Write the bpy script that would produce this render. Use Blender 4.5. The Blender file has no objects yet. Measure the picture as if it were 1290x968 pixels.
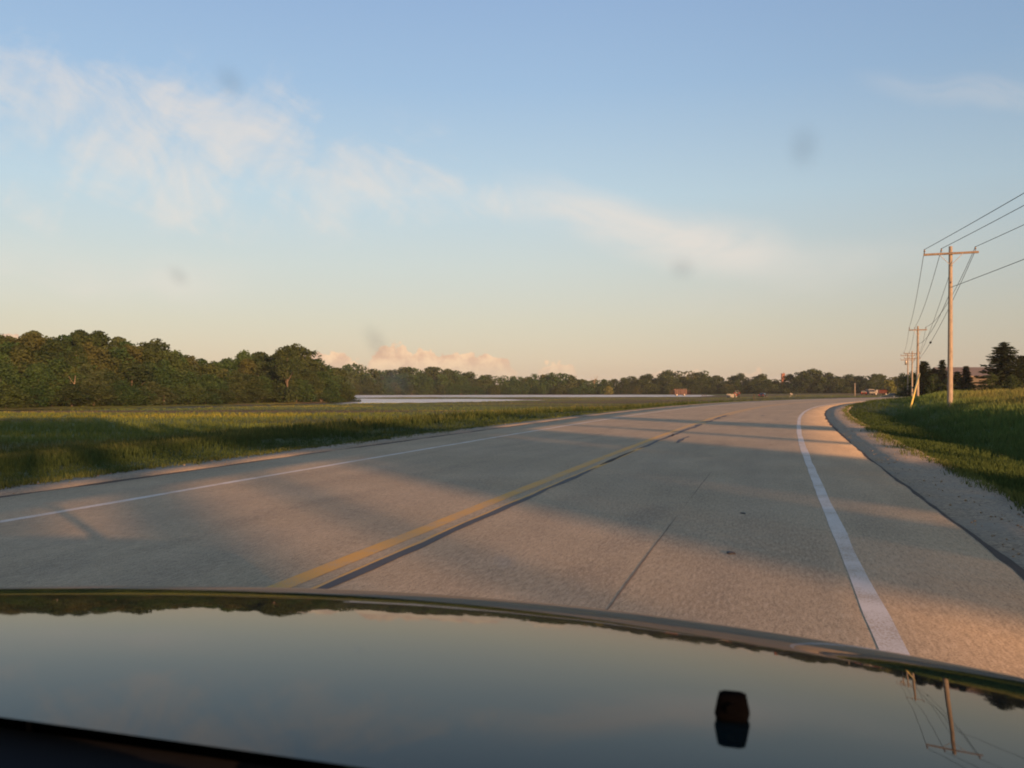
import bpy, bmesh, math, random
import numpy as np
from mathutils import Vector, Matrix, Euler

R = math.radians
random.seed(7)
RNG = np.random.default_rng(7)
scene = bpy.context.scene
COL = scene.collection

# ------------------------------------------------------------------ camera
F = 1117.0                      # focal length in pixels of the 1290 px wide photograph
EYE = 1.30
cam_d = bpy.data.cameras.new('camera')
cam_d.sensor_width = 36.0
cam_d.lens = F / 1290.0 * 36.0
cam_d.clip_start = 0.02
cam_d.clip_end = 20000
cam = bpy.data.objects.new('camera', cam_d)
COL.objects.link(cam)
cam.location = (0, 0, EYE)
cam.rotation_euler = (R(90) + math.atan(6.0 / F), 0, 0)
cam_d.dof.use_dof = True
cam_d.dof.focus_distance = 40.0
cam_d.dof.aperture_fstop = 8.0
scene.camera = cam

# ------------------------------------------------------------------ exposure
scene.view_settings.view_transform = 'Standard'
scene.view_settings.look = 'None'
scene.view_settings.gamma = 1.0
scene.view_settings.use_curve_mapping = False
scene.view_settings.exposure = 1.75
scene.cycles.max_bounces = 8
scene.cycles.transparent_max_bounces = 8
scene.cycles.use_denoising = True
scene.cycles.filter_width = 1.9

# ------------------------------------------------------------------ sun: low, behind the car and to the right
SUN_EL = R(7.5)
SUN_H = Vector((math.sin(R(28.0)), -math.cos(R(28.0)), 0.0))      # horizontal direction towards the sun
SUN_P = Vector((math.cos(R(28.0)), math.sin(R(28.0)), 0.0))       # across it
sun_vec = SUN_H * math.cos(SUN_EL) + Vector((0, 0, math.sin(SUN_EL)))
sun_d = bpy.data.lights.new('sun', 'SUN')
sun_d.energy = 3.9
sun_d.angle = R(0.55)
sun_d.color = (1.0, 0.48, 0.21)
sun = bpy.data.objects.new('sun', sun_d)
COL.objects.link(sun)
sun.location = (40, -80, 60)
sun.rotation_euler = (-sun_vec).to_track_quat('-Z', 'Y').to_euler()


# ------------------------------------------------------------------ node helpers
class NT:
    def __init__(self, tree):
        self.t = tree
        self.n = tree.nodes
        self.l = tree.links

    def new(self, kind, **kw):
        n = self.n.new(kind)
        for k, v in kw.items():
            setattr(n, k, v)
        return n

    def put(self, sock, v):
        if hasattr(v, 'links') or isinstance(v, bpy.types.NodeSocket):
            self.l.new(v, sock)
        elif v is not None:
            if isinstance(v, (tuple, list)) and sock.type == 'RGBA' and len(v) == 3:
                v = (*v, 1.0)
            sock.default_value = v

    def m(self, op, a, b=None, c=None, clamp=False):
        n = self.new('ShaderNodeMath', operation=op, use_clamp=clamp)
        for i, v in enumerate((a, b, c)):
            self.put(n.inputs[i], v) if v is not None else None
        return n.outputs[0]

    def smooth(self, v, a, b):
        n = self.new('ShaderNodeMapRange', interpolation_type='SMOOTHSTEP')
        self.put(n.inputs['Value'], v)
        n.inputs['From Min'].default_value = a
        n.inputs['From Max'].default_value = b
        return n.outputs['Result']

    def mix(self, fac, a, b, blend='MIX'):
        n = self.new('ShaderNodeMix', data_type='RGBA', blend_type=blend)
        self.put(n.inputs[0], fac)
        self.put(n.inputs[6], a)
        self.put(n.inputs[7], b)
        return n.outputs[2]

    def noise(self, vec, scale, detail=4.0, rough=0.55, dist=0.0, dims='3D', w=None):
        n = self.new('ShaderNodeTexNoise', noise_dimensions=dims)
        if vec is not None and dims != '1D':
            self.put(n.inputs['Vector'], vec)
        if w is not None:
            self.put(n.inputs['W'], w)
        n.inputs['Scale'].default_value = scale
        n.inputs['Detail'].default_value = detail
        n.inputs['Roughness'].default_value = rough
        n.inputs['Distortion'].default_value = dist
        return n.outputs['Fac']

    def comb(self, x, y, z=0.0):
        n = self.new('ShaderNodeCombineXYZ')
        for i, v in enumerate((x, y, z)):
            self.put(n.inputs[i], v)
        return n.outputs[0]

    def sep(self, v):
        n = self.new('ShaderNodeSeparateXYZ')
        self.put(n.inputs[0], v)
        return n.outputs

    def ramp(self, fac, stops, interp='LINEAR'):
        n = self.new('ShaderNodeValToRGB')
        n.color_ramp.interpolation = interp
        e = n.color_ramp.elements
        while len(e) < len(stops):
            e.new(0.5)
        for i, (p, c) in enumerate(stops):
            e[i].position = p
            e[i].color = (*c, 1.0) if len(c) == 3 else c
        self.put(n.inputs[0], fac)
        return n.outputs[0]


def lin(r, g, b):
    def f(c):
        c /= 255.0
        return c / 12.92 if c <= 0.04045 else ((c + 0.055) / 1.055) ** 2.4
    return (f(r), f(g), f(b))


# ------------------------------------------------------------------ sky
world = bpy.data.worlds.new('World')
scene.world = world
world.use_nodes = True
W = NT(world.node_tree)
W.n.clear()
w_out = W.new('ShaderNodeOutputWorld')
w_bg = W.new('ShaderNodeBackground')
w_bg.inputs['Strength'].default_value = 0.10
W.l.new(w_bg.outputs[0], w_out.inputs[0])
sky = W.new('ShaderNodeTexSky', sky_type='NISHITA')
sky.sun_disc = False
sky.sun_elevation = SUN_EL
sky.sun_rotation = R(180.0 - 28.0)
sky.altitude = 200.0
sky.air_density = 1.0
sky.dust_density = 1.2
sky.ozone_density = 1.6
SKY_GAIN = 1.0
tc = W.new('ShaderNodeTexCoord')
d = tc.outputs['Generated']
dx, dy, dz = W.sep(d)
yy = W.m('MAXIMUM', dy, 0.08)
U = W.m('DIVIDE', dx, yy)
V = W.m('DIVIDE', dz, yy)
ahead = W.smooth(dy, 0.1, 0.3)
SU = 1.0 / (0.10 * 2 ** 1.75)            # a value of SU shows as display-linear 1.0


def cl(r, g, b, k=1.0):
    c = lin(r, g, b)
    return tuple(v * SU * k for v in c)


base = sky.outputs[0]
# dusk air: the low band of the sky scatters warm dust light, the upper part stays blue
el = W.m('ABSOLUTE', dz)
grad = W.ramp(W.m('DIVIDE', el, 0.62), [
    (0.0, cl(200, 174, 154)), (0.05, cl(207, 187, 167)), (0.12, cl(205, 194, 176)), (0.22, cl(200, 202, 195)),
    (0.34, cl(187, 204, 212)), (0.52, cl(158, 185, 213)), (0.72, cl(140, 168, 207)), (1.0, cl(114, 145, 193))])
glow = W.ramp(W.m('DIVIDE', el, 0.9), [
    (0.0, cl(255, 210, 140, 2.6)), (0.08, cl(255, 214, 150, 2.2)), (0.25, cl(246, 222, 184, 1.35)), (0.55, cl(190, 200, 210)), (1.0, cl(140, 166, 200))])
grad = W.mix(W.m('SUBTRACT', 1.0, W.smooth(dy, -0.55, 0.25)), grad, glow)
base = W.mix(0.88, base, grad)
# a little darker and greyer towards the right
right = W.smooth(U, 0.0, 0.75)
base = W.mix(W.m('MULTIPLY', right, W.m('MULTIPLY', ahead, 0.85)), base, W.mix(1.0, base, (0.77, 0.80, 0.83), 'MULTIPLY'))
# cirrus
warp = W.noise(W.comb(U, V), 3.5, 3.0, 0.5)
Uw = W.m('ADD', U, W.m('MULTIPLY', W.m('SUBTRACT', warp, 0.5), 0.14))
Vw = W.m('ADD', V, W.m('MULTIPLY', W.m('SUBTRACT', W.noise(W.comb(U, V, 5.0), 4.0, 3.0, 0.5), 0.5), 0.09))


def streak(u0, v0, u1, v1, w, scale, seed, lo, hi, stretch=2.6, rot=-0.6):
    """a band of cirrus lying along a line in the sky, torn into wisps"""
    L = math.hypot(u1 - u0, v1 - v0)
    tx, ty = (u1 - u0) / L, (v1 - v0) / L
    a = W.m('ADD', W.m('MULTIPLY', W.m('SUBTRACT', Uw, u0), tx), W.m('MULTIPLY', W.m('SUBTRACT', Vw, v0), ty))
    b = W.m('ADD', W.m('MULTIPLY', W.m('SUBTRACT', Uw, u0), -ty), W.m('MULTIPLY', W.m('SUBTRACT', Vw, v0), tx))
    ma = W.m('MULTIPLY', W.smooth(a, -0.10, 0.06), W.m('SUBTRACT', 1.0, W.smooth(a, L - 0.12, L + 0.06)))
    mb = W.m('SUBTRACT', 1.0, W.smooth(W.m('ABSOLUTE', b), 0.0, w))
    ca, sa = math.cos(rot), math.sin(rot)
    p = W.m('ADD', W.m('MULTIPLY', a, ca), W.m('MULTIPLY', b, sa))
    q = W.m('ADD', W.m('MULTIPLY', a, -sa), W.m('MULTIPLY', b, ca))
    nz = W.noise(W.comb(p, W.m('MULTIPLY', q, stretch), seed), scale, 7.0, 0.6, 0.35)
    return W.m('MULTIPLY', W.m('MULTIPLY', W.m('MULTIPLY', ma, mb), W.smooth(nz, lo, hi)), ahead)


cirrus = [
    (streak(0.05, 0.205, 0.33, 0.145, 0.045, 5.0, 8.2, 0.20, 0.62, 3.5, 0.1), 0.75),
    (streak(-0.75, 0.155, -0.28, 0.120, 0.05, 4.0, 2.9, 0.25, 0.75, 4.0, 0.0), 0.38),
    (streak(0.45, 0.335, 0.62, 0.315, 0.022, 6.0, 6.6, 0.30, 0.75, 4.0, 0.0), 0.30),
    (streak(0.20, 0.11, 0.52, 0.155, 0.05, 4.0, 7.6, 0.30, 0.75, 3.0, 0.0), 0.22),
]
# torn tufts of cirrus drifting down to the right
tuft = None
for px_, py_, rx_, ry_, k_ in ((50, 140, 130, 62, 0.9), (190, 185, 120, 62, 1.0), (285, 215, 120, 58, 1.0), (335, 165, 62, 52, 0.8), (478, 232, 78, 52, 1.05),
                               (525, 262, 50, 34, 0.7), (605, 262, 55, 26, 0.62), (90, 245, 150, 36, 0.5), (380, 262, 70, 24, 0.6), (215, 130, 50, 30, 0.6)):
    ex_ = W.m('DIVIDE', W.m('SUBTRACT', Uw, (px_ - 645) / F), rx_ * 1.35 / F)
    ey_ = W.m('DIVIDE', W.m('SUBTRACT', Vw, (490 - py_) / F), ry_ * 1.3 / F)
    r2_ = W.m('ADD', W.m('MULTIPLY', ex_, ex_), W.m('MULTIPLY', ey_, ey_))
    g_ = W.m('MULTIPLY', W.m('POWER', 2.718, W.m('MULTIPLY', r2_, -0.9)), k_)
    tuft = g_ if tuft is None else W.m('MAXIMUM', tuft, g_)
ca_, sa_ = math.cos(-0.55), math.sin(-0.55)
ta_ = W.m('ADD', W.m('MULTIPLY', Uw, ca_), W.m('MULTIPLY', Vw, sa_))
tb_ = W.m('ADD', W.m('MULTIPLY', Uw, -sa_), W.m('MULTIPLY', Vw, ca_))
wisp = W.noise(W.comb(ta_, W.m('MULTIPLY', tb_, 2.2), 1.7), 7.0, 9.0, 0.60, 0.5)
wisp2 = W.noise(W.comb(W.m('MULTIPLY', ta_, 1.8), tb_, 4.2), 11.0, 6.0, 0.6, 0.4)
den = W.m('ADD', tuft, W.m('ADD', W.m('MULTIPLY', W.m('SUBTRACT', wisp, 0.5), 3.0), W.m('MULTIPLY', W.m('SUBTRACT', wisp2, 0.5), 1.6)))
cirrus.append((W.m('MULTIPLY', W.m('MULTIPLY', W.smooth(den, 0.25, 1.6), W.smooth(tuft, 0.08, 0.45)), ahead), 0.62))
for m_, k in cirrus:
    base = W.mix(W.m('MULTIPLY', m_, k), base, cl(238, 226, 214))
# the heaped clouds low over the trees, lit pink by the sun behind the camera
def bump(u0, w, k):
    x = W.m('DIVIDE', W.m('SUBTRACT', U, u0), w)
    x2 = W.m('MULTIPLY', x, x)
    return W.m('MULTIPLY', W.m('POWER', 2.718, W.m('MULTIPLY', W.m('MULTIPLY', x2, x2), -0.6)), k)


env = None
for u0, w, k in ((-0.205, 0.042, 0.042), (-0.135, 0.03, 0.049), (-0.098, 0.026, 0.044), (-0.045, 0.05, 0.042), (0.052, 0.022, 0.035),
                 (0.175, 0.025, 0.022), (0.205, 0.016, 0.021), (-0.57, 0.02, 0.066), (0.27, 0.016, 0.023), (0.315, 0.010, 0.019)):
    b_ = bump(u0, w, k)
    env = b_ if env is None else W.m('SMOOTH_MAX', env, b_, 0.012)
puff = W.noise(W.comb(U, V, 3.0), 46.0, 5.0, 0.6)
bil = W.new('ShaderNodeTexVoronoi', feature='SMOOTH_F1')
W.put(bil.inputs['Vector'], W.comb(U, V, 0.0))
bil.inputs['Scale'].default_value = 62.0
bil.inputs['Smoothness'].default_value = 0.25
bil2 = W.new('ShaderNodeTexVoronoi', feature='SMOOTH_F1')
W.put(bil2.inputs['Vector'], W.comb(U, V, 2.0))
bil2.inputs['Scale'].default_value = 150.0
bil2.inputs['Smoothness'].default_value = 0.25
edge = W.m('SUBTRACT', W.m('ADD', env, W.m('MULTIPLY', W.m('SUBTRACT', puff, 0.5), 0.034)), V)
edge = W.m('ADD', edge, W.m('MULTIPLY', W.m('SUBTRACT', 0.42, bil.outputs['Distance']), 0.009))
edge = W.m('ADD', edge, W.m('MULTIPLY', W.m('SUBTRACT', 0.42, bil2.outputs['Distance']), 0.006))
cum = W.m('MULTIPLY', W.m('MULTIPLY', W.smooth(edge, -0.0005, 0.0025), W.smooth(env, 0.008, 0.02)), ahead)
lump = W.noise(W.comb(U, V, 8.0), 60.0, 4.0, 0.6)
cum_c = W.mix(W.smooth(lump, 0.35, 0.65), cl(222, 182, 152), cl(250, 212, 172))
fade = W.m('MULTIPLY', cum, W.m('ADD', 0.30, W.m('MULTIPLY', W.smooth(V, 0.012, 0.04), 0.6)))
base = W.mix(fade, base, cum_c)
W.l.new(base, w_bg.inputs['Color'])


# ------------------------------------------------------------------ mesh helpers
def link(o, parent=None):
    COL.objects.link(o)
    if parent is not None:
        o.parent = parent
    return o


def tag(o, label=None, cat=None, group=None, kind=None):
    if label: o['label'] = label
    if cat: o['category'] = cat
    if group: o['group'] = group
    if kind: o['kind'] = kind
    return o


def empty(name, loc=(0, 0, 0), rz=0.0):
    o = bpy.data.objects.new(name, None)
    o.empty_display_size = 0.3
    o.location = loc
    o.rotation_euler = (0, 0, rz)
    return link(o)


def mesh_np(name, verts, faces, mats, parent=None, tint=None, uv=None, smooth=False, mat_index=None, do_link=True):
    """faces: (n,3) or (n,4) int array; tint: per-vertex rgb"""
    verts = np.asarray(verts, dtype=np.float32)
    faces = np.asarray(faces, dtype=np.int32)
    me = bpy.data.meshes.new(name)
    n, k = faces.shape
    me.vertices.add(len(verts))
    me.vertices.foreach_set('co', verts.ravel())
    me.loops.add(n * k)
    me.loops.foreach_set('vertex_index', faces.ravel())
    me.polygons.add(n)
    me.polygons.foreach_set('loop_start', np.arange(0, n * k, k, dtype=np.int32))
    me.polygons.foreach_set('loop_total', np.full(n, k, dtype=np.int32))
    if mat_index is not None:
        me.polygons.foreach_set('material_index', np.asarray(mat_index, dtype=np.int32))
    if smooth:
        me.polygons.foreach_set('use_smooth', np.ones(n, dtype=bool))
    if tint is not None:
        a = me.color_attributes.new('tint', 'FLOAT_COLOR', 'POINT')
        c = np.ones((len(verts), 4), dtype=np.float32)
        c[:, :3] = tint
        a.data.foreach_set('color', c.ravel())
    if uv is not None:
        l = me.uv_layers.new(name='UVMap')
        l.data.foreach_set('uv', np.asarray(uv, dtype=np.float32)[faces.ravel()].ravel())
    me.update()
    me.validate()
    for m in (mats if isinstance(mats, (list, tuple)) else [mats]):
        me.materials.append(m)
    o = bpy.data.objects.new(name, me)
    if do_link:
        link(o, parent)
    return o


class MB:
    """collects boxes, tubes and lathes into ONE mesh"""
    def __init__(self):
        self.bm = bmesh.new()

    def box(self, c, s, rot=None, bevel=0.0):
        m = Matrix.Translation(c) @ (Euler(rot).to_matrix().to_4x4() if rot else Matrix()) @ Matrix.Diagonal((s[0], s[1], s[2], 1))
        r = bmesh.ops.create_cube(self.bm, size=1.0, matrix=m)
        if bevel:
            es = list({e for v in r['verts'] for e in v.link_edges})
            bmesh.ops.bevel(self.bm, geom=es, offset=bevel, segments=2, affect='EDGES', profile=0.6)
        return self

    def tube(self, pts, rad, seg=8, cap=True):
        pts = [Vector(p) for p in pts]
        rad = rad if isinstance(rad, (list, tuple)) else [rad] * len(pts)
        rings = []
        for i, p in enumerate(pts):
            t = (pts[min(i + 1, len(pts) - 1)] - pts[max(i - 1, 0)]).normalized()
            up = Vector((0, 0, 1)) if abs(t.z) < 0.9 else Vector((1, 0, 0))
            a = t.cross(up).normalized()
            b = t.cross(a).normalized()
            rings.append([self.bm.verts.new(p + (a * math.cos(2 * math.pi * k / seg) + b * math.sin(2 * math.pi * k / seg)) * rad[i]) for k in range(seg)])
        for i in range(len(rings) - 1):
            for k in range(seg):
                self.bm.faces.new((rings[i][k], rings[i][(k + 1) % seg], rings[i + 1][(k + 1) % seg], rings[i + 1][k]))
        if cap:
            self.bm.faces.new(rings[0][::-1])
            self.bm.faces.new(rings[-1])
        return self

    def lathe(self, c, prof, seg=12, axis='Z'):
        """prof: list of (radius, height)"""
        rings = []
        for r, h in prof:
            ring = []
            for k in range(seg):
                a = 2 * math.pi * k / seg
                p = (r * math.cos(a), r * math.sin(a), h)
                if axis == 'X': p = (p[2], p[0], p[1])
                if axis == 'Y': p = (p[0], p[2], p[1])
                ring.append(self.bm.verts.new(Vector(c) + Vector(p)))
            rings.append(ring)
        for i in range(len(rings) - 1):
            for k in range(seg):
                self.bm.faces.new((rings[i][k], rings[i][(k + 1) % seg], rings[i + 1][(k + 1) % seg], rings[i + 1][k]))
        self.bm.faces.new(rings[0][::-1])
        self.bm.faces.new(rings[-1])
        return self

    def prism(self, poly, y0, y1, taper=None):
        """polygon of (x, z) points swept from y0 to y1"""
        a = [self.bm.verts.new((x, y0, z)) for x, z in poly]
        b = [self.bm.verts.new((x, y1, z)) for x, z in (taper or poly)]
        self.bm.faces.new(a)
        self.bm.faces.new(b[::-1])
        n = len(poly)
        for i in range(n):
            self.bm.faces.new((a[i], b[i], b[(i + 1) % n], a[(i + 1) % n]))
        return self

    def build(self, name, mat, parent=None, smooth=False):
        bmesh.ops.recalc_face_normals(self.bm, faces=self.bm.faces)
        me = bpy.data.meshes.new(name)
        self.bm.to_mesh(me)
        if smooth:
            me.polygons.foreach_set('use_smooth', np.ones(len(me.polygons), dtype=bool))
        me.materials.append(mat)
        o = bpy.data.objects.new(name, me)
        return link(o, parent)


def copy_tree(o, parent=None):
    c = o.copy()
    COL.objects.link(c)
    if parent is not None:
        c.parent = parent
    for ch in list(o.children):
        copy_tree(ch, c)
    return c


# ------------------------------------------------------------------ materials
def mat(name):
    m = bpy.data.materials.new(name)
    m.use_nodes = True
    t = NT(m.node_tree)
    t.n.clear()
    o = t.new('ShaderNodeOutputMaterial')
    b = t.new('ShaderNodeBsdfPrincipled')
    t.l.new(b.outputs[0], o.inputs[0])
    return m, t, b, o


def simple(name, col, rough=0.6, metal=0.0, var=0.12, scale=6.0, spec=0.4):
    m, t, b, o = mat(name)
    c = t.new('ShaderNodeTexCoord')
    n = t.noise(c.outputs['Object'], scale, 5.0, 0.6)
    dark = tuple(v * (1 - var) for v in col)
    lite = tuple(min(1, v * (1 + var)) for v in col)
    t.put(b.inputs['Base Color'], t.mix(n, dark, lite))
    b.inputs['Roughness'].default_value = rough
    b.inputs['Metallic'].default_value = metal
    b.inputs['Specular IOR Level'].default_value = spec
    return m


def add_bump(t, b, h, strength, dist):
    n = t.new('ShaderNodeBump')
    n.inputs['Strength'].default_value = strength
    n.inputs['Distance'].default_value = dist
    t.put(n.inputs['Height'], h)
    t.l.new(n.outputs[0], b.inputs['Normal'])


def road_material():
    m, t, b, o = mat('road_concrete')
    uv = t.new('ShaderNodeUVMap')
    uv.uv_map = 'UVMap'
    g = t.new('ShaderNodeNewGeometry')
    P = g.outputs['Position']
    u, s, _ = t.sep(uv.outputs[0])
    big = t.noise(P, 0.35, 5.0, 0.6)
    mid = t.noise(t.comb(t.m('MULTIPLY', u, 2.2), t.m('MULTIPLY', s, 0.35)), 1.0, 5.0, 0.6)
    fine = t.noise(P, 75.0, 3.0, 0.75)
    grit = t.noise(P, 140.0, 2.0, 0.8)
    streak = t.noise(t.comb(t.m('MULTIPLY', u, 42.0), t.m('MULTIPLY', s, 8.0)), 1.0, 3.0, 0.7)
    c = t.mix(t.smooth(big, 0.3, 0.7), (0.275, 0.224, 0.142), (0.335, 0.274, 0.180))
    c = t.mix(t.m('MULTIPLY', t.smooth(mid, 0.35, 0.75), 0.55), c, (0.205, 0.168, 0.112))
    # oil dripped along the middle of each lane, in blots
    for u0 in (1.75, -2.15):
        x = t.m('DIVIDE', t.m('SUBTRACT', u, u0), 0.30)
        q = t.m('POWER', 2.718, t.m('MULTIPLY', t.m('MULTIPLY', x, x), -1.0))
        blot = t.smooth(t.noise(t.comb(t.m('MULTIPLY', u, 2.0), t.m('MULTIPLY', s, 0.7), 3.0), 1.0, 5.0, 0.65), 0.42, 0.68)
        c = t.mix(t.m('MULTIPLY', t.m('MULTIPLY', q, blot), 0.30), c, (0.10, 0.09, 0.075))
    stain = t.smooth(t.noise(P, 0.55, 6.0, 0.7), 0.60, 0.72)
    c = t.mix(t.m('MULTIPLY', stain, 0.22), c, (0.12, 0.105, 0.08))
    # wheel tracks polished a little darker
    tr = None
    for u0 in (0.95, 2.65, -1.25, -3.05):
        x = t.m('DIVIDE', t.m('SUBTRACT', u, u0), 0.36)
        q = t.m('POWER', 2.718, t.m('MULTIPLY', t.m('MULTIPLY', x, x), -1.0))
        tr = q if tr is None else t.m('ADD', tr, q)
    c = t.mix(t.m('MULTIPLY', tr, 0.10), c, (0.15, 0.135, 0.12))
    c = t.mix(t.m('MULTIPLY', t.m('SUBTRACT', fine, 0.5), 1.8), c, t.mix(1.0, c, (1.75, 1.75, 1.75), 'MULTIPLY'))
    c = t.mix(t.smooth(fine, 0.50, 0.34), c, t.mix(1.0, c, (0.46, 0.46, 0.46), 'MULTIPLY'))
    c = t.mix(t.m('MULTIPLY', t.smooth(streak, 0.50, 0.70), 0.45), c, (0.42, 0.36, 0.26))
    c = t.mix(t.m('MULTIPLY', t.smooth(streak, 0.50, 0.30), 0.50), c, (0.12, 0.10, 0.072))
    c = t.mix(t.m('MULTIPLY', t.smooth(grit, 0.62, 0.72), 0.5), c, (0.07, 0.065, 0.06))
    t.put(b.inputs['Base Color'], c)
    b.inputs['Roughness'].default_value = 0.9
    b.inputs['Specular IOR Level'].default_value = 0.2
    add_bump(t, b, t.m('ADD', fine, t.m('MULTIPLY', grit, 0.5)), 0.35, 0.006)
    return m


def gravel_material():
    m, t, b, o = mat('gravel_shoulder')
    g = t.new('ShaderNodeNewGeometry')
    P = g.outputs['Position']
    v = t.new('ShaderNodeTexVoronoi')
    t.put(v.inputs['Vector'], P)
    v.inputs['Scale'].default_value = 38.0
    big = t.noise(P, 0.9, 4.0, 0.6)
    c = t.mix(t.sep(v.outputs['Color'])[0], (0.120, 0.098, 0.066), (0.275, 0.224, 0.148))
    c = t.mix(t.smooth(big, 0.4, 0.75), c, (0.17, 0.16, 0.125))
    n2 = t.noise(P, 22.0, 4.0, 0.7)
    c = t.mix(t.m('MULTIPLY', t.smooth(n2, 0.55, 0.7), 0.6), c, (0.10, 0.095, 0.08))
    t.put(b.inputs['Base Color'], c)
    b.inputs['Roughness'].default_value = 0.95
    add_bump(t, b, v.outputs['Distance'], 0.5, 0.012)
    return m


def paint_material(name, col, under, wear=0.45):
    m, t, b, o = mat(name)
    g = t.new('ShaderNodeNewGeometry')
    P = g.outputs['Position']
    fine = t.noise(P, 70.0, 4.0, 0.7)
    mid = t.noise(P, 2.4, 5.0, 0.65)
    w = t.smooth(t.m('ADD', t.m('MULTIPLY', fine, 0.6), t.m('MULTIPLY', mid, 0.4)), wear, wear + 0.16)
    c = t.mix(w, under, col)
    c = t.mix(t.m('MULTIPLY', t.smooth(t.noise(P, 0.5, 3.0), 0.45, 0.7), 0.3), c, under)
    t.put(b.inputs['Base Color'], c)
    b.inputs['Roughness'].default_value = 0.75
    return m


def ground_material():
    m, t, b, o = mat('ground_soil')
    g = t.new('ShaderNodeNewGeometry')
    P = g.outputs['Position']
    n1 = t.noise(P, 0.06, 5.0, 0.6)
    n2 = t.noise(P, 1.3, 5.0, 0.65)
    a = t.new('ShaderNodeVertexColor')
    a.layer_name = 'tint'
    c = t.mix(t.smooth(n2, 0.3, 0.75), t.mix(1.0, a.outputs[0], (0.6, 0.6, 0.6), 'MULTIPLY'), t.mix(1.0, a.outputs[0], (1.35, 1.3, 1.2), 'MULTIPLY'))
    c = t.mix(t.m('MULTIPLY', t.smooth(n1, 0.45, 0.7), 0.35), c, (0.075, 0.06, 0.04))
    t.put(b.inputs['Base Color'], c)
    b.inputs['Roughness'].default_value = 1.0
    b.inputs['Specular IOR Level'].default_value = 0.1
    add_bump(t, b, n2, 0.6, 0.15)
    return m


def leaf_material(name, a, bcol, trans=0.3, objvar=0.35):
    """foliage: tint attribute picks between two greens clump by clump, Object Info shifts each tree"""
    m = bpy.data.materials.new(name)
    m.use_nodes = True
    t = NT(m.node_tree)
    t.n.clear()
    o = t.new('ShaderNodeOutputMaterial')
    v = t.new('ShaderNodeVertexColor')
    v.layer_name = 'tint'
    r_, g_, b_ = t.sep(v.outputs[0])
    oi = t.new('ShaderNodeObjectInfo')
    f = t.m('ADD', r_, t.m('MULTIPLY', t.m('SUBTRACT', oi.outputs['Random'], 0.5), objvar), clamp=True)
    c = t.mix(f, a, bcol)
    c = t.mix(t.m('MULTIPLY', t.smooth(oi.outputs['Random'], 0.82, 0.99), 0.32), c, (0.080, 0.074, 0.03))
    df = t.new('ShaderNodeBsdfDiffuse')
    tr = t.new('ShaderNodeBsdfTranslucent')
    t.put(df.inputs['Color'], c)
    t.put(tr.inputs['Color'], t.mix(1.0, c, (1.1, 1.2, 0.7), 'MULTIPLY'))
    mx = t.new('ShaderNodeMixShader')
    mx.inputs[0].default_value = trans
    t.l.new(df.outputs[0], mx.inputs[1])
    t.l.new(tr.outputs[0], mx.inputs[2])
    t.l.new(mx.outputs[0], o.inputs[0])
    return m


def blade_material(name):
    m = bpy.data.materials.new(name)
    m.use_nodes = True
    t = NT(m.node_tree)
    t.n.clear()
    o = t.new('ShaderNodeOutputMaterial')
    v = t.new('ShaderNodeVertexColor')
    v.layer_name = 'tint'
    df = t.new('ShaderNodeBsdfDiffuse')
    tr = t.new('ShaderNodeBsdfTranslucent')
    t.put(df.inputs['Color'], v.outputs[0])
    t.put(tr.inputs['Color'], v.outputs[0])
    mx = t.new('ShaderNodeMixShader')
    mx.inputs[0].default_value = 0.35
    t.l.new(df.outputs[0], mx.inputs[1])
    t.l.new(tr.outputs[0], mx.inputs[2])
    t.l.new(mx.outputs[0], o.inputs[0])
    return m


def water_material():
    m, t, b, o = mat('flood_water')
    g = t.new('ShaderNodeNewGeometry')
    P = g.outputs['Position']
    x, y, z = t.sep(P)
    n1 = t.noise(t.comb(t.m('MULTIPLY', x, 0.6), y), 1.2, 5.0, 0.65)
    n2 = t.noise(t.comb(t.m('MULTIPLY', x, 0.02), t.m('MULTIPLY', y, 0.05)), 1.0, 4.0, 0.6)
    calm = t.m('SUBTRACT', 1.0, t.smooth(t.m('DIVIDE', x, y), -0.205, -0.165))
    t.put(b.inputs['Base Color'], t.mix(calm, (0.34, 0.345, 0.30), (0.03, 0.032, 0.026)))  # muddy base, paled for reflected sky and darkened where the trees reflect
    t.put(b.inputs['Roughness'], t.m('SUBTRACT', t.m('ADD', 0.16, t.m('MULTIPLY', t.smooth(n2, 0.36, 0.56), 0.30)), t.m('MULTIPLY', calm, 0.14)))
    b.inputs['IOR'].default_value = 1.6
    b.inputs['Specular IOR Level'].default_value = 0.5
    add_bump(t, b, t.m('MULTIPLY', n1, t.m('SUBTRACT', 1.0, t.m('MULTIPLY', calm, 0.95))), 0.8, 0.6)
    return m


def bark_material(name, a, bcol):
    m, t, b, o = mat(name)
    c = t.new('ShaderNodeTexCoord')
    x, y, z = t.sep(c.outputs['Object'])
    n = t.noise(t.comb(t.m('MULTIPLY', x, 9.0), t.m('MULTIPLY', y, 9.0), t.m('MULTIPLY', z, 1.1)), 3.0, 6.0, 0.7)
    t.put(b.inputs['Base Color'], t.mix(t.smooth(n, 0.3, 0.7), a, bcol))
    b.inputs['Roughness'].default_value = 0.9
    add_bump(t, b, n, 0.5, 0.02)
    return m


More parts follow.
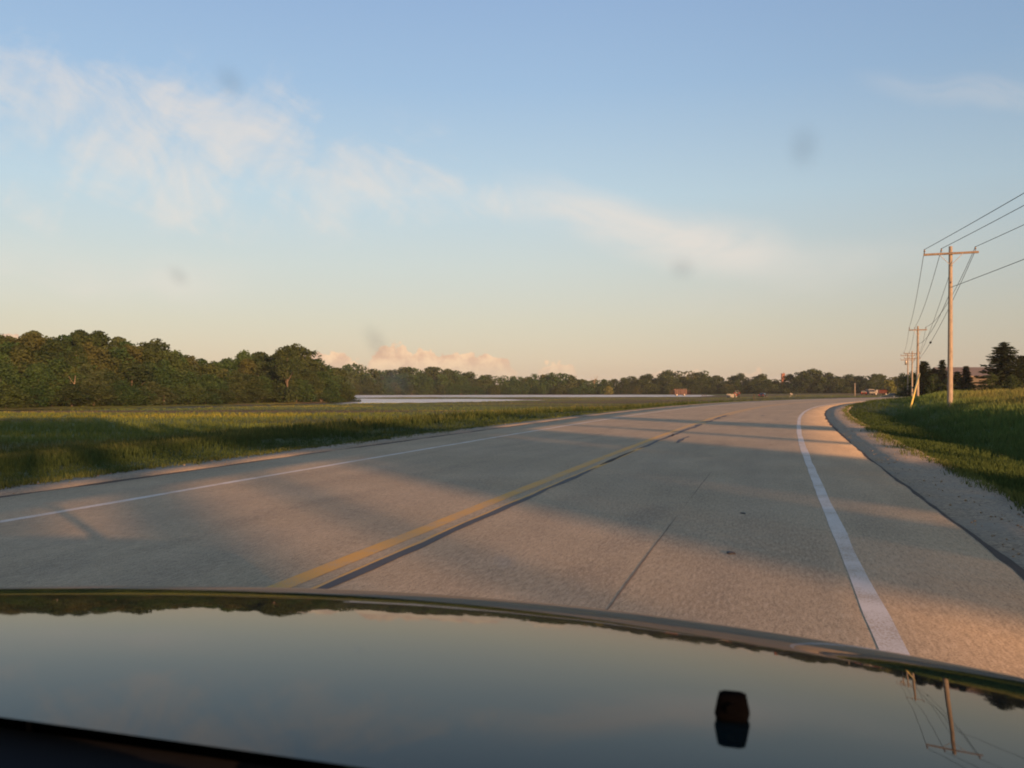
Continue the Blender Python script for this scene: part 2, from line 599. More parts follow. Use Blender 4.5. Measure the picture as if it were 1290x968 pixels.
def car_paint(name, col, rough=0.02):
    m, t, b, o = mat(name)
    c = t.new('ShaderNodeTexCoord')
    n = t.noise(c.outputs['Object'], 900.0, 2.0, 0.5)
    t.put(b.inputs['Base Color'], t.mix(t.m('MULTIPLY', n, 0.3), col, tuple(min(1, v * 1.6) for v in col)))
    b.inputs['Roughness'].default_value = 0.6
    b.inputs['Specular IOR Level'].default_value = 0.0
    b.inputs['Coat Weight'].default_value = 0.95
    dust = t.noise(c.outputs['Object'], 3.0, 6.0, 0.7)
    t.put(b.inputs['Coat Roughness'], t.m('ADD', rough, t.m('MULTIPLY', t.smooth(dust, 0.45, 0.75), rough)))
    b.inputs['Coat IOR'].default_value = 1.24
    orange = t.noise(c.outputs['Object'], 9.0, 2.0, 0.5)
    bp = t.new('ShaderNodeBump')
    bp.inputs['Strength'].default_value = 0.05
    bp.inputs['Distance'].default_value = 0.002
    t.put(bp.inputs['Height'], orange)
    t.l.new(bp.outputs[0], b.inputs['Coat Normal'])
    return m


M = {
    'road': road_material(), 'gravel': gravel_material(), 'ground': ground_material(), 'water': water_material(),
    'white_paint': paint_material('worn_white_paint', (0.46, 0.44, 0.40), (0.28, 0.235, 0.17), 0.39),
    'yellow_paint': paint_material('worn_yellow_paint', (0.42, 0.225, 0.022), (0.28, 0.21, 0.115), 0.38),
    'tar': simple('tar', (0.030, 0.029, 0.029), 0.7, 0, 0.35, 3.0, 0.4),
    'crack_dirt': simple('crack_dirt', (0.14, 0.115, 0.085), 0.95, 0, 0.3, 2.0, 0.1),
    'seam': simple('weathered_seam', (0.060, 0.052, 0.044), 0.95, 0, 0.35, 2.0, 0.1),
    'leaf_a': leaf_material('leaf_olive', (0.017, 0.041, 0.018), (0.045, 0.080, 0.030)),
    'leaf_b': leaf_material('leaf_dark', (0.018, 0.035, 0.017), (0.048, 0.066, 0.026)),
    'leaf_c': leaf_material('leaf_light', (0.075, 0.095, 0.025), (0.15, 0.15, 0.05)),
    'leaf_d': leaf_material('leaf_grey', (0.026, 0.045, 0.024), (0.066, 0.090, 0.044)),
    'needle': leaf_material('needles', (0.016, 0.028, 0.016), (0.040, 0.055, 0.024), 0.15),
    'blade': blade_material('grass_blade'),
    'bark': bark_material('bark', (0.035, 0.03, 0.024), (0.085, 0.07, 0.055)),
    'dead_wood': bark_material('dead_wood', (0.11, 0.09, 0.065), (0.20, 0.165, 0.125)),
    'pole_wood': bark_material('pole_wood', (0.115, 0.104, 0.088), (0.235, 0.21, 0.178)),
    'arm_wood': bark_material('arm_wood', (0.10, 0.08, 0.065), (0.18, 0.145, 0.115)),
    'porcelain': simple('porcelain', (0.09, 0.075, 0.07), 0.25, 0, 0.2),
    'steel': simple('galvanised_steel', (0.30, 0.30, 0.30), 0.5, 0.7),
    'wire': simple('wire', (0.045, 0.045, 0.045), 0.6, 0.2),
    'yellow_plastic': simple('yellow_plastic', (0.44, 0.35, 0.08), 0.5, 0, 0.1),
    'black_plastic': simple('black_plastic', (0.0022, 0.0022, 0.0026), 0.8, 0, 0.2, 30.0, 0.0),
    'cowl_plastic': simple('cowl_plastic', (0.006, 0.006, 0.0065), 0.65, 0, 0.2, 30.0, 0.15),
    'rubber': simple('rubber', (0.015, 0.015, 0.015), 0.8, 0, 0.2),
    'rim': simple('wheel_rim', (0.35, 0.35, 0.36), 0.35, 0.7),
    'glass': simple('dark_glass', (0.015, 0.018, 0.02), 0.06, 0, 0.1, 2.0, 0.6),
    'lamp_red': simple('red_lens', (0.35, 0.02, 0.015), 0.2, 0, 0.1),
    'lamp_white': simple('clear_lens', (0.55, 0.55, 0.52), 0.15, 0, 0.1),
    'paint_hood': car_paint('deep_teal_paint', (0.002, 0.006, 0.0075)),
    'paint_red': car_paint('red_paint', (0.038, 0.014, 0.012), 0.1),
    'paint_white': car_paint('white_paint_car', (0.13, 0.13, 0.13), 0.1),
    'paint_blue': car_paint('blue_paint', (0.02, 0.035, 0.09), 0.1),
    'paint_grey': car_paint('grey_paint', (0.15, 0.145, 0.14), 0.1),
    'paint_dark': car_paint('dark_paint', (0.015, 0.016, 0.018), 0.1),
    'implement_red': simple('implement_red', (0.045, 0.015, 0.013), 0.6, 0, 0.3),
    'tractor_orange': simple('tractor_orange', (0.22, 0.045, 0.024), 0.5, 0, 0.15),
    'brick': simple('chimney_brick', (0.13, 0.058, 0.042), 0.9, 0, 0.3),
    'shed_roof': simple('shed_roof', (0.115, 0.093, 0.068), 0.6, 0.2, 0.2, 0.6),
    'shed_wall': simple('shed_wall', (0.055, 0.05, 0.042), 0.8, 0, 0.15, 0.6),
    'shed_red': simple('shed_red', (0.13, 0.028, 0.024), 0.7, 0, 0.2, 1.0),
    'grey_post': simple('grey_post', (0.12, 0.125, 0.125), 0.7, 0, 0.15),
    'stone': simple('stone', (0.17, 0.145, 0.11), 0.9, 0, 0.5, 14.0, 0.2),
    'seat_cloth': simple('dark_cloth', (0.02, 0.02, 0.022), 0.95, 0, 0.2),
}

# ------------------------------------------------------------------ the road's course
KN_S = [-400, -10, 0, 20, 40, 60, 80, 100, 130, 170, 240, 420]
KN_H = [12.0, 14.99, 16.01, 17.01, 18.35, 21.1, 25.45, 31.0, 38.5, 50.0, 66.0, 80.0]
S = np.arange(-400, 420.01, 1.0)
TH = np.radians(np.interp(S, KN_S, KN_H))
RX, RY = np.zeros_like(S), np.zeros_like(S)
RX[1:] = np.cumsum(np.sin((TH[1:] + TH[:-1]) / 2))
RY[1:] = np.cumsum(np.cos((TH[1:] + TH[:-1]) / 2))
i0 = 400
c0, s0 = math.cos(TH[i0]), math.sin(TH[i0])
RX += -RX[i0] - 2.91 * c0
RY += -RY[i0] + 2.91 * s0
E_R, E_L = 5.75, -6.93           # grass edges, measured from the centre line


def road_sd(x, y):
    """distance along the road and signed distance to the right of its centre"""
    x = np.asarray(x, float).ravel(); y = np.asarray(y, float).ravel()
    s = np.empty(len(x)); dd = np.empty(len(x))
    xs, ys, ss = RX[::3], RY[::3], S[::3]
    for a in range(0, len(x), 20000):
        q = slice(a, a + 20000)
        d2 = (x[q, None] - xs) ** 2 + (y[q, None] - ys) ** 2
        i = d2.argmin(1)
        th = np.radians(np.interp(ss[i], KN_S, KN_H))
        ex, ey = x[q] - xs[i], y[q] - ys[i]
        al = np.clip(ex * np.sin(th) + ey * np.cos(th), -2, 2)
        s[q] = ss[i] + al
        px, py = np.interp(s[q], S, RX), np.interp(s[q], S, RY)
        th = np.radians(np.interp(s[q], KN_S, KN_H))
        cr = (x[q] - px) * np.cos(th) - (y[q] - py) * np.sin(th)
        r = np.hypot(x[q] - px, y[q] - py)
        dd[q] = np.where(np.abs(cr) > 0.9 * r, cr, np.sign(cr) * r)
    return s, dd


def road_pt(s, off, z=0.0):
    th = math.radians(np.interp(s, KN_S, KN_H))
    return (float(np.interp(s, S, RX)) + off * math.cos(th), float(np.interp(s, S, RY)) - off * math.sin(th), z)


def sstep(v, a, b):
    t = np.clip((v - a) / (b - a), 0, 1)
    return t * t * (3 - 2 * t)


def vnoise(x, y, f, seed=0):
    """cheap smooth value noise"""
    x = np.asarray(x) * f + seed * 17.13; y = np.asarray(y) * f + seed * 5.71
    xi, yi = np.floor(x).astype(np.int64), np.floor(y).astype(np.int64)
    fx, fy = x - xi, y - yi
    fx = fx * fx * (3 - 2 * fx); fy = fy * fy * (3 - 2 * fy)
    def h(a, b):
        n = (a * 374761393 + b * 668265263 + seed * 144665) & 0x7fffffff
        n = ((n ^ (n >> 13)) * 1274126177) & 0x7fffffff
        return ((n ^ (n >> 16)) & 0xffff) / 65535.0
    return (h(xi, yi) * (1 - fx) + h(xi + 1, yi) * fx) * (1 - fy) + (h(xi, yi + 1) * (1 - fx) + h(xi + 1, yi + 1) * fx) * fy


WATER_Z = -2.0
# shores of the flood, as bearings (x/y) against distance
def bear(px): return (px - 645.0) / F
def dist(py, z=WATER_Z): return (EYE - z) * F / (py - 490.0)


def water_depth(x, y):
    """1 where the flood stands, 0 on dry land"""
    yy_ = np.maximum(y, 1.0)
    px = 645 + F * x / yy_
    py = 490 + F * (EYE - WATER_Z) / yy_
    out = np.zeros_like(yy_)
    jit = (vnoise(x, y, 0.035, 3) - 0.5) * 1.0
    def band(xs, top, bot, soft):
        t = np.interp(px, xs, top, left=900, right=900); b = np.interp(px, xs, bot, left=-900, right=-900)
        return sstep(np.minimum(py - t, b - py) + jit * soft, 0.0, soft)
    a = band([434, 446, 520, 700, 880, 905], [498.5, 497.5, 497.5, 497.5, 497.6, 498.6], [502, 502.2, 501.5, 501.3, 500.7, 498.9], 0.4)
    b = band([418, 436, 448, 560, 640, 700], [506, 503.2, 501.8, 502.7, 503.3, 504.4], [508.5, 509.2, 509.2, 508.0, 506.6, 504.6], 0.9)
    c = band([-600, -200, 0, 200, 420, 440], [524, 520, 516.6, 513.0, 507.6, 507], [530, 525, 520.6, 516.4, 511.0, 509.8], 0.7)
    out = np.maximum(np.maximum(a, b), c)
    return np.where(y > 40, out, 0.0)


def zg(x, y, sd=None):
    x = np.asarray(x, float).ravel(); y = np.asarray(y, float).ravel()
    s, dd = road_sd(x, y) if sd is None else sd
    r = dd - E_R
    bank = np.interp(s, [-400, -60, 0, 60, 95, 135, 180], [0.6, 0.8, 1.0, 1.0, 1.0, 0.62, 0.0])
    ditch = np.interp(s, [0, 50, 75, 95, 130], [0.30, 0.32, 0.62, 0.55, 0.25])
    zr = np.interp(r, [0, 1.0, 2.7, 4.1, 5.6, 9.0, 14.0, 20.0, 30, 90, 300, 900], [-0.06, -0.18, -0.42, -0.12, 0.22, 0.52, 0.86, 1.04, 1.08, 0.8, 0.4, 0.0])
    zr = np.where(zr > 0, zr * bank, np.where(r > 30, zr, zr))
    zr = zr - np.interp(r, [0.8, 2.8, 4.2, 6.5], [0, 1, 0.9, 0]) * (ditch - 0.30)
    kk = sstep(s, 62, 79) * (1 - sstep(s, 108, 135))
    zr = zr + kk * np.interp(r, [0, 0.9, 2.6, 4.5, 8, 14], [0.05, 0.46, 0.92, 0.70, 0.18, 0.0])
    l = E_L - dd
    az = x / np.maximum(y, 20.0)
    low = -1.78 + 0.72 * sstep(az, 0.20, 0.36) * (y > 0)
    zl = np.interp(l, [0, 1.2, 6.0, 13.0, 22.0], [-0.06, -0.16, -0.36, -0.95, 0.0])
    zl = np.where(l > 13, -0.95 + (low + 0.95) * sstep(l, 11.0, 26.0), np.maximum(zl, low))
    z = np.where(dd > 0, zr, zl)
    z = np.where((dd < E_R) & (dd > E_L), -0.06, z)
    off = np.clip(np.maximum(r, l) / 4.0, 0, 1)
    z = z + off * ((vnoise(x, y, 0.25, 1) - 0.5) * 0.14 + (vnoise(x, y, 0.05, 2) - 0.5) * 0.16)
    wd = water_depth(x, y)
    z = np.where(dd < 0, z * (1 - wd) + (WATER_Z - 0.6) * wd, z)
    far = sstep(np.hypot(x, y), 900, 4000)
    return z * (1 - far) + (-3.0) * far


def zat(x, y):
    return float(zg([x], [y])[0])


# ------------------------------------------------------------------ ground sheet
def axis(parts):
    out = []
    for a, b, st in parts:
        out += list(np.arange(a, b, st))
    return np.array(out)


gx = axis([(-9000, -1500, 1500), (-1500, -420, 90), (-420, -120, 6), (-120, -34, 3), (-34, 34, 1.0), (34, 120, 2.0), (120, 300, 6), (300, 1500, 90), (1500, 9001, 1500)])
gy = axis([(-4000, -600, 850), (-600, -130, 47), (-130, -12, 6), (-12, 62, 1.0), (62, 150, 2.2), (150, 520, 3.7), (520, 1000, 40), (1000, 9001, 1000)])
GX, GY = np.meshgrid(gx, gy)
fx_, fy_ = GX.ravel(), GY.ravel()
SD = road_sd(fx_, fy_)
gz = zg(fx_, fy_, SD)
nx, ny = len(gx), len(gy)
idx = np.arange(nx * ny).reshape(ny, nx)
quads = np.stack([idx[:-1, :-1], idx[:-1, 1:], idx[1:, 1:], idx[1:, :-1]], -1).reshape(-1, 4)


def land_tint(x, y, s, dd):
    """the base colour of what grows or lies there"""
    n = vnoise(x, y, 0.11, 4); n2 = vnoise(x, y, 0.7, 5); n3 = vnoise(x, y, 0.03, 6)
    l = E_L - dd; r = dd - E_R
    green = np.array([0.034, 0.055, 0.020]); deep = np.array([0.024, 0.042, 0.018]); gold = np.array([0.120, 0.122, 0.045])
    weed = np.array([0.074, 0.104, 0.030]); soil = np.array([0.085, 0.060, 0.040])
    def mixc(a, b, f): return a * (1 - f[:, None]) + b * f[:, None]
    c = np.tile(green, (len(x), 1))
    c = mixc(c, deep, sstep(n, 0.4, 0.7) * 0.6)
    c = np.where((dd > 0)[:, None], c * (np.array([1.0, 1.0, 1.0]) + np.array([1.0, 1.05, 0.9]) * sstep(r, 0.5, 5.0)[:, None]), c)
    # tall tan grass of the left verge; low sun painted as gold on the right bank's top
    g1 = sstep(l, 4.5, 11) * sstep(n * 0.6 + n2 * 0.4, 0.32, 0.62) * sstep(s, 6, 45) * 0.8
    c = mixc(c, gold, np.clip(g1, 0, 1))
    g2 = sstep(r, 4.5, 9) * (0.55 + 0.4 * sstep(n2, 0.3, 0.7))
    c = mixc(c, gold, np.clip(g2, 0, 1))
    # the wet field beyond the verge: weeds in long drifts with bare brown rows
    inf = sstep(l, 22, 30)
    drift = vnoise(x * 0.25, y, 0.12, 8)
    cf = mixc(np.tile(np.array([0.060, 0.074, 0.026]), (len(x), 1)), weed, sstep(drift, 0.35, 0.55))
    yl = sstep(vnoise(x * 0.35, y, 0.10, 9), 0.60, 0.76)
    cf = mixc(cf, np.array([0.20, 0.19, 0.03]), yl * 0.55)
    row = sstep(vnoise(x * 0.12, y, 0.085, 11), 0.60, 0.70)
    cf = mixc(cf, soil, row * 0.85)
    c = mixc(c, cf, inf)
    return c


tint = land_tint(fx_, fy_, *SD)
ground = mesh_np('ground', np.stack([fx_, fy_, gz], 1), quads, M['ground'], tint=tint, smooth=True)
tag(ground, 'low green farmland beside the road, falling to the flooded field', 'ground', kind='structure')

wz = mesh_np('water', [(-620, 60, WATER_Z), (330, 60, WATER_Z), (330, 560, WATER_Z), (-620, 560, WATER_Z)], [(0, 1, 2, 3)], M['water'])
tag(wz, 'pale flood water standing across the low field', 'water', kind='structure')


# ------------------------------------------------------------------ road, shoulders, markings
def strip(name, o0, o1, s0_, s1_, z, m, parent=None, step=1.0, wob=0.0, seed=0, taper=False, skirt=False, kind=None):
    ss = np.arange(s0_, s1_ + 1e-6, step)
    n_across = 2 if abs(o1 - o0) < 2 else 9
    f = np.linspace(0, 1, n_across)
    th = np.radians(np.interp(ss, KN_S, KN_H))
    cx, cy = np.interp(ss, S, RX), np.interp(ss, S, RY)
    wa = (vnoise(ss, ss * 0 + 3.3, 0.9, seed + 20) - 0.5) * 2 * wob + (vnoise(ss, ss * 0 + 1.3, 4.0, seed + 22) - 0.5) * wob
    wb = (vnoise(ss, ss * 0 + 7.3, 0.9, seed + 21) - 0.5) * 2 * wob + (vnoise(ss, ss * 0 + 2.3, 4.0, seed + 23) - 0.5) * wob
    a, b_ = o0 + wa, o1 + wb
    if taper:
        k = np.minimum(1, np.minimum(ss - ss[0], ss[-1] - ss) / 0.9 + 0.12)
        mid = (a + b_) / 2
        a, b_ = mid + (a - mid) * k, mid + (b_ - mid) * k
    off = a[:, None] + (b_ - a)[:, None] * f
    zz = np.full(off.shape, z)
    if skirt:
        off = np.concatenate([off[:, :1] - 0.05 * np.sign(o1 - o0), off, off[:, -1:] + 0.05 * np.sign(o1 - o0)], 1)
        zz = np.concatenate([zz[:, :1] - 0.12, zz, zz[:, -1:] - 0.12], 1)
    X = cx[:, None] + off * np.cos(th)[:, None]
    Y = cy[:, None] - off * np.sin(th)[:, None]
    nv = off.shape[1]
    ii = np.arange(len(ss) * nv).reshape(len(ss), nv)
    q = np.stack([ii[:-1, :-1], ii[:-1, 1:], ii[1:, 1:], ii[1:, :-1]], -1).reshape(-1, 4)
    uv = np.stack([off.ravel(), np.repeat(ss, nv)], 1)
    o = mesh_np(name, np.stack([X.ravel(), Y.ravel(), zz.ravel()], 1), q, m, parent, uv=uv, smooth=False)
    return o


road = strip('road', -5.95, 4.62, -350, 410, 0.0, M['road'], skirt=True)
tag(road, 'two lane pale concrete highway bending away to the right', 'road', kind='structure')
for o0, o1, sd_ in ((4.60, 5.80, 1), (-6.98, -5.93, 2)):
    sh = strip('road_shoulder', o0, o1, -350, 410, -0.004, M['gravel'], step=0.5, wob=0.06, seed=sd_, skirt=True)
    tag(sh, 'gravel shoulder along the right edge of the road' if o0 > 0 else 'narrow gravel shoulder along the left edge of the road', 'shoulder', kind='structure')
strip('edge_line', 3.44, 3.57, -200, 330, 0.002, M['white_paint'], road, 0.5, 0.012, 3)['label'] = 'worn white line on the right'
strip('edge_line', -4.36, -4.24, -200, 330, 0.002, M['white_paint'], road, 0.5, 0.012, 4)['label'] = 'worn white line on the left'
strip('centre_line', -0.25, -0.085, -200, 330, 0.002, M['yellow_paint'], road, 0.5, 0.008, 5)
strip('centre_line', 0.045, 0.15, -200, 330, 0.002, M['yellow_paint'], road, 0.5, 0.008, 6)
# the joints between lane and shoulder, patched with tar, and the long tar seam on the centre line
strip('shoulder_joint', 4.59, 4.65, -100, 200, 0.002, M['seam'], road, 0.4, 0.035, 7)
strip('shoulder_joint', -5.99, -5.89, -100, 200, 0.002, M['seam'], road, 0.4, 0.06, 8)
strip('tar_seam', 0.085, 0.165, -14, 14.6, 0.0035, M['tar'], road, 0.3, 0.022, 9, True)
strip('tar_seam', 0.06, 0.13, 14.9, 19.0, 0.0035, M['seam'], road, 0.3, 0.03, 31, True)
strip('tar_seam', 0.05, 0.14, 19.2, 25.5, 0.0035, M['tar'], road, 0.3, 0.03, 32, True)
strip('tar_seam', 0.02, 0.19, 24.5, 33.5, 0.0035, M['tar'], road, 0.3, 0.07, 10, True)
strip('tar_seam', 0.03, 0.17, 35, 46, 0.0035, M['tar'], road, 0.3, 0.06, 11, True)
strip('tar_seam', 0.55, 0.70, 21.5, 25.0, 0.0035, M['tar'], road, 0.3, 0.07, 12, True)
strip('tar_seam', 1.55, 1.95, 44.5, 45.6, 0.0035, M['tar'], road, 0.2, 0.05, 18, True)
strip('crack', 1.990, 2.002, 3.0, 9.2, 0.002, M['crack_dirt'], road, 0.1, 0.006, 13, True)
strip('crack', 1.988, 1.996, 9.6, 15.0, 0.002, M['crack_dirt'], road, 0.1, 0.006, 14, True)
strip('crack', 2.55, 3.05, 21.4, 21.55, 0.002, M['crack_dirt'], road, 0.15, 0.02, 15, True)


def gp(px, py, z=0.0):
    y = (EYE - z) * F / (py - 490.0)
    return ((px - 645.0) / F * y, y, z)


def blob(name, px, py, r, m, label, h=0.012):
    x, y, _ = gp(px, py)
    b = MB()
    prof = [(r * 1.0, 0), (r * 0.9, h * 0.6), (r * 0.45, h)]
    b.lathe((0, 0, 0.002), prof, 9)
    for v in b.bm.verts:
        k = 1 + 0.45 * math.sin(3.1 * math.atan2(v.co.y, v.co.x) + px) * 0.6
        v.co.x *= k; v.co.y *= k * 1.5
    o = b.build(name, m, smooth=True)
    o.location = (x, y, 0)
    return tag(o, label, 'debris')


blob('road_debris', 920, 697, 0.035, M['tar'], 'larger dark scrap lying in the right lane near the hood', 0.012)
blob('road_debris', 936, 647, 0.028, M['tar'], 'smaller dark scrap further up the right lane', 0.008)


# ------------------------------------------------------------------ grass
def tufts(n, zmin, zmax, azmin, azmax, keep):
    lz = RNG.random(n)
    Y = zmin * (zmax / zmin) ** lz
    az = azmin + (azmax - azmin) * RNG.random(n)
    X = Y * az
    s, dd = road_sd(X, Y)
    k = keep(X, Y, s, dd)
    return X[k], Y[k], s[k], dd[k]


def blades(name, X, Y, s, dd, per, h0, width, label, lean=0.35, tintf=None, cat='grass'):
    Z = zg(X, Y, (s, dd))
    n = len(X)
    base_t = land_tint(X, Y, s, dd) if tintf is None else tintf(X, Y, s, dd)
    D = np.hypot(X, Y)
    sc = np.maximum(1.0, D / 45.0) ** 0.6
    V_, T_ = [], []
    for k in range(per):
        a = RNG.random(n) * 2 * np.pi
        rr = RNG.random(n) * 0.10 * sc
        h = h0(X, Y, s, dd) * (0.55 + 0.75 * RNG.random(n))
        w = width * sc * (0.6 + 0.8 * RNG.random(n))
        bx, by = X + np.cos(a) * rr, Y + np.sin(a) * rr
        a2 = RNG.random(n) * 2 * np.pi
        ln = h * lean * (0.2 + RNG.random(n))
        wx, wy = np.cos(a2) * w, np.sin(a2) * w
        tx, ty = bx + np.cos(a2 + 1.3) * ln, by + np.sin(a2 + 1.3) * ln
        mx_, my_ = bx + np.cos(a2 + 1.3) * ln * 0.35, by + np.sin(a2 + 1.3) * ln * 0.35
        v = np.stack([np.stack([bx - wx, by - wy, Z - 0.03], 1), np.stack([bx + wx, by + wy, Z - 0.03], 1),
                      np.stack([mx_ + wx * .7, my_ + wy * .7, Z + h * .6], 1), np.stack([tx, ty, Z + h], 1)], 1)
        V_.append(v)
        t = base_t * (0.75 + 0.6 * RNG.random(n))[:, None]
        T_.append(np.repeat(t[:, None, :], 4, 1))
    v = np.concatenate(V_).reshape(-1, 3)
    t = np.concatenate(T_).reshape(-1, 3)
    f = np.arange(len(v)).reshape(-1, 4)
    o = mesh_np(name, v, f, M['blade'], tint=t)
    return tag(o, label, cat, kind='stuff')


def dry(X, Y): return water_depth(X, Y) < 0.05


q = tufts(70000, 8, 190, -0.75, 0.55, lambda X, Y, s, dd: (dd < E_L + 0.12) & (dd > E_L - 25) & dry(X, Y))
blades('verge_grass', *q, per=4, width=0.012,
       h0=lambda X, Y, s, dd: np.interp(E_L - dd, [0, 1.0, 3.5, 6.5, 12], [0.06, 0.10, 0.16, 0.42, 0.50]) * (0.5 + 0.8 * vnoise(X, Y, 0.4, 31)) * (0.45 + 0.55 * sstep(s, 14, 48)),
       label='green and tan grass of the verge left of the road')
q = tufts(60000, 30, 330, -0.8, 0.45, lambda X, Y, s, dd: (dd < E_L - 22) & dry(X, Y))
blades('field_weeds', *q, per=4, width=0.014,
       h0=lambda X, Y, s, dd: (0.14 + 0.22 * vnoise(X * 0.3, Y, 0.12, 8)) * (1 - 0.5 * sstep(Y, 95, 150)) * (1 - 0.75 * sstep(vnoise(X * 0.12, Y, 0.085, 11), 0.60, 0.70)),
       label='yellow green weeds covering the low field by the water', cat='weeds')
q = tufts(60000, 9, 170, 0.30, 0.85, lambda X, Y, s, dd: (dd > E_R - 0.12) & (dd < E_R + 45))
blades('bank_grass', *q, per=4, width=0.012,
       h0=lambda X, Y, s, dd: np.interp(dd - E_R, [0, 1.0, 3.0, 6.0, 12], [0.07, 0.13, 0.20, 0.34, 0.50]) * (0.6 + 0.8 * vnoise(X, Y, 0.5, 32)),
       label='grass on the bank right of the road, its top tinted gold for the low sun')


n_ = 520
ss_ = np.concatenate([RNG.uniform(13, 27, 380), RNG.uniform(4, 60, 140)])
oo_ = 4.68 + np.abs(RNG.normal(0, 0.10, n_))
th_ = np.radians(np.interp(ss_, KN_S, KN_H))
jx_ = np.interp(ss_, S, RX) + oo_ * np.cos(th_)
jy_ = np.interp(ss_, S, RY) - oo_ * np.sin(th_)
blades('joint_weeds', jx_, jy_, ss_, np.full(n_, E_R), per=4, width=0.006, h0=lambda X, Y, s, dd: 0.035 + 0.04 * vnoise(X, Y, 1.5, 40),
       label='sparse dry weeds growing in the joint of the right shoulder', cat='weeds', tintf=lambda X, Y, s, dd: np.tile(np.array([0.12, 0.115, 0.045]), (len(X), 1)))


# loose stones on the gravel and stray tufts creeping over its edge
n_ = 900
ss_ = 3.0 * (90.0 / 3.0) ** RNG.random(n_)
oo_ = np.where(RNG.random(n_) < 0.75, RNG.uniform(4.72, 5.75, n_), RNG.uniform(-6.9, -6.05, n_))
th_ = np.radians(np.interp(ss_, KN_S, KN_H))
c3 = np.stack([np.interp(ss_, S, RX) + oo_ * np.cos(th_), np.interp(ss_, S, RY) - oo_ * np.sin(th_), np.full(n_, 0.003)], 1)
oct_v = np.array([(1, 0, 0), (-1, 0, 0), (0, 1, 0), (0, -1, 0), (0, 0, 0.7), (0, 0, -0.7)])
oct_f = np.array([(0, 2, 4), (2, 1, 4), (1, 3, 4), (3, 0, 4), (2, 0, 5), (1, 2, 5), (3, 1, 5), (0, 3, 5)])
rad_ = 0.006 + 0.015 * RNG.random(n_) ** 2.5
vv_ = c3[:, None, :] + oct_v[None] * (rad_[:, None, None] * (0.7 + 0.6 * RNG.random((n_, 6, 1)))) + RNG.normal(size=(n_, 6, 3)) * rad_[:, None, None] * 0.15
ff_ = (np.arange(n_)[:, None, None] * 6 + oct_f[None]).reshape(-1, 3)
tag(mesh_np('loose_gravel', vv_.reshape(-1, 3), ff_, M['stone']), 'loose stones scattered on the gravel shoulders', 'gravel', kind='stuff')
for nm_, e_, sg in (('stray_grass', E_R, -1), ('stray_grass', E_L, 1)):
    n_ = 2600
    ss_ = 4.0 * (120.0 / 4.0) ** RNG.random(n_)
    oo_ = e_ + sg * np.abs(RNG.normal(0, 0.16, n_)) * (0.3 + 1.4 * vnoise(ss_, ss_ * 0, 0.8, 51))
    th_ = np.radians(np.interp(ss_, KN_S, KN_H))
    jx_ = np.interp(ss_, S, RX) + oo_ * np.cos(th_)
    jy_ = np.interp(ss_, S, RY) - oo_ * np.sin(th_)
    blades(nm_, jx_, jy_, ss_, np.full(n_, e_), per=4, width=0.008, h0=lambda X, Y, s, dd: 0.09 + 0.06 * vnoise(X, Y, 1.5, 40),
           label='stray tufts of grass over the %s gravel edge' % ('right' if sg < 0 else 'left'),
           tintf=lambda X, Y, s, dd: np.tile(np.array([0.055, 0.072, 0.026]), (len(X), 1)) * (0.8 + 0.6 * vnoise(X, Y, 0.9, 52))[:, None])


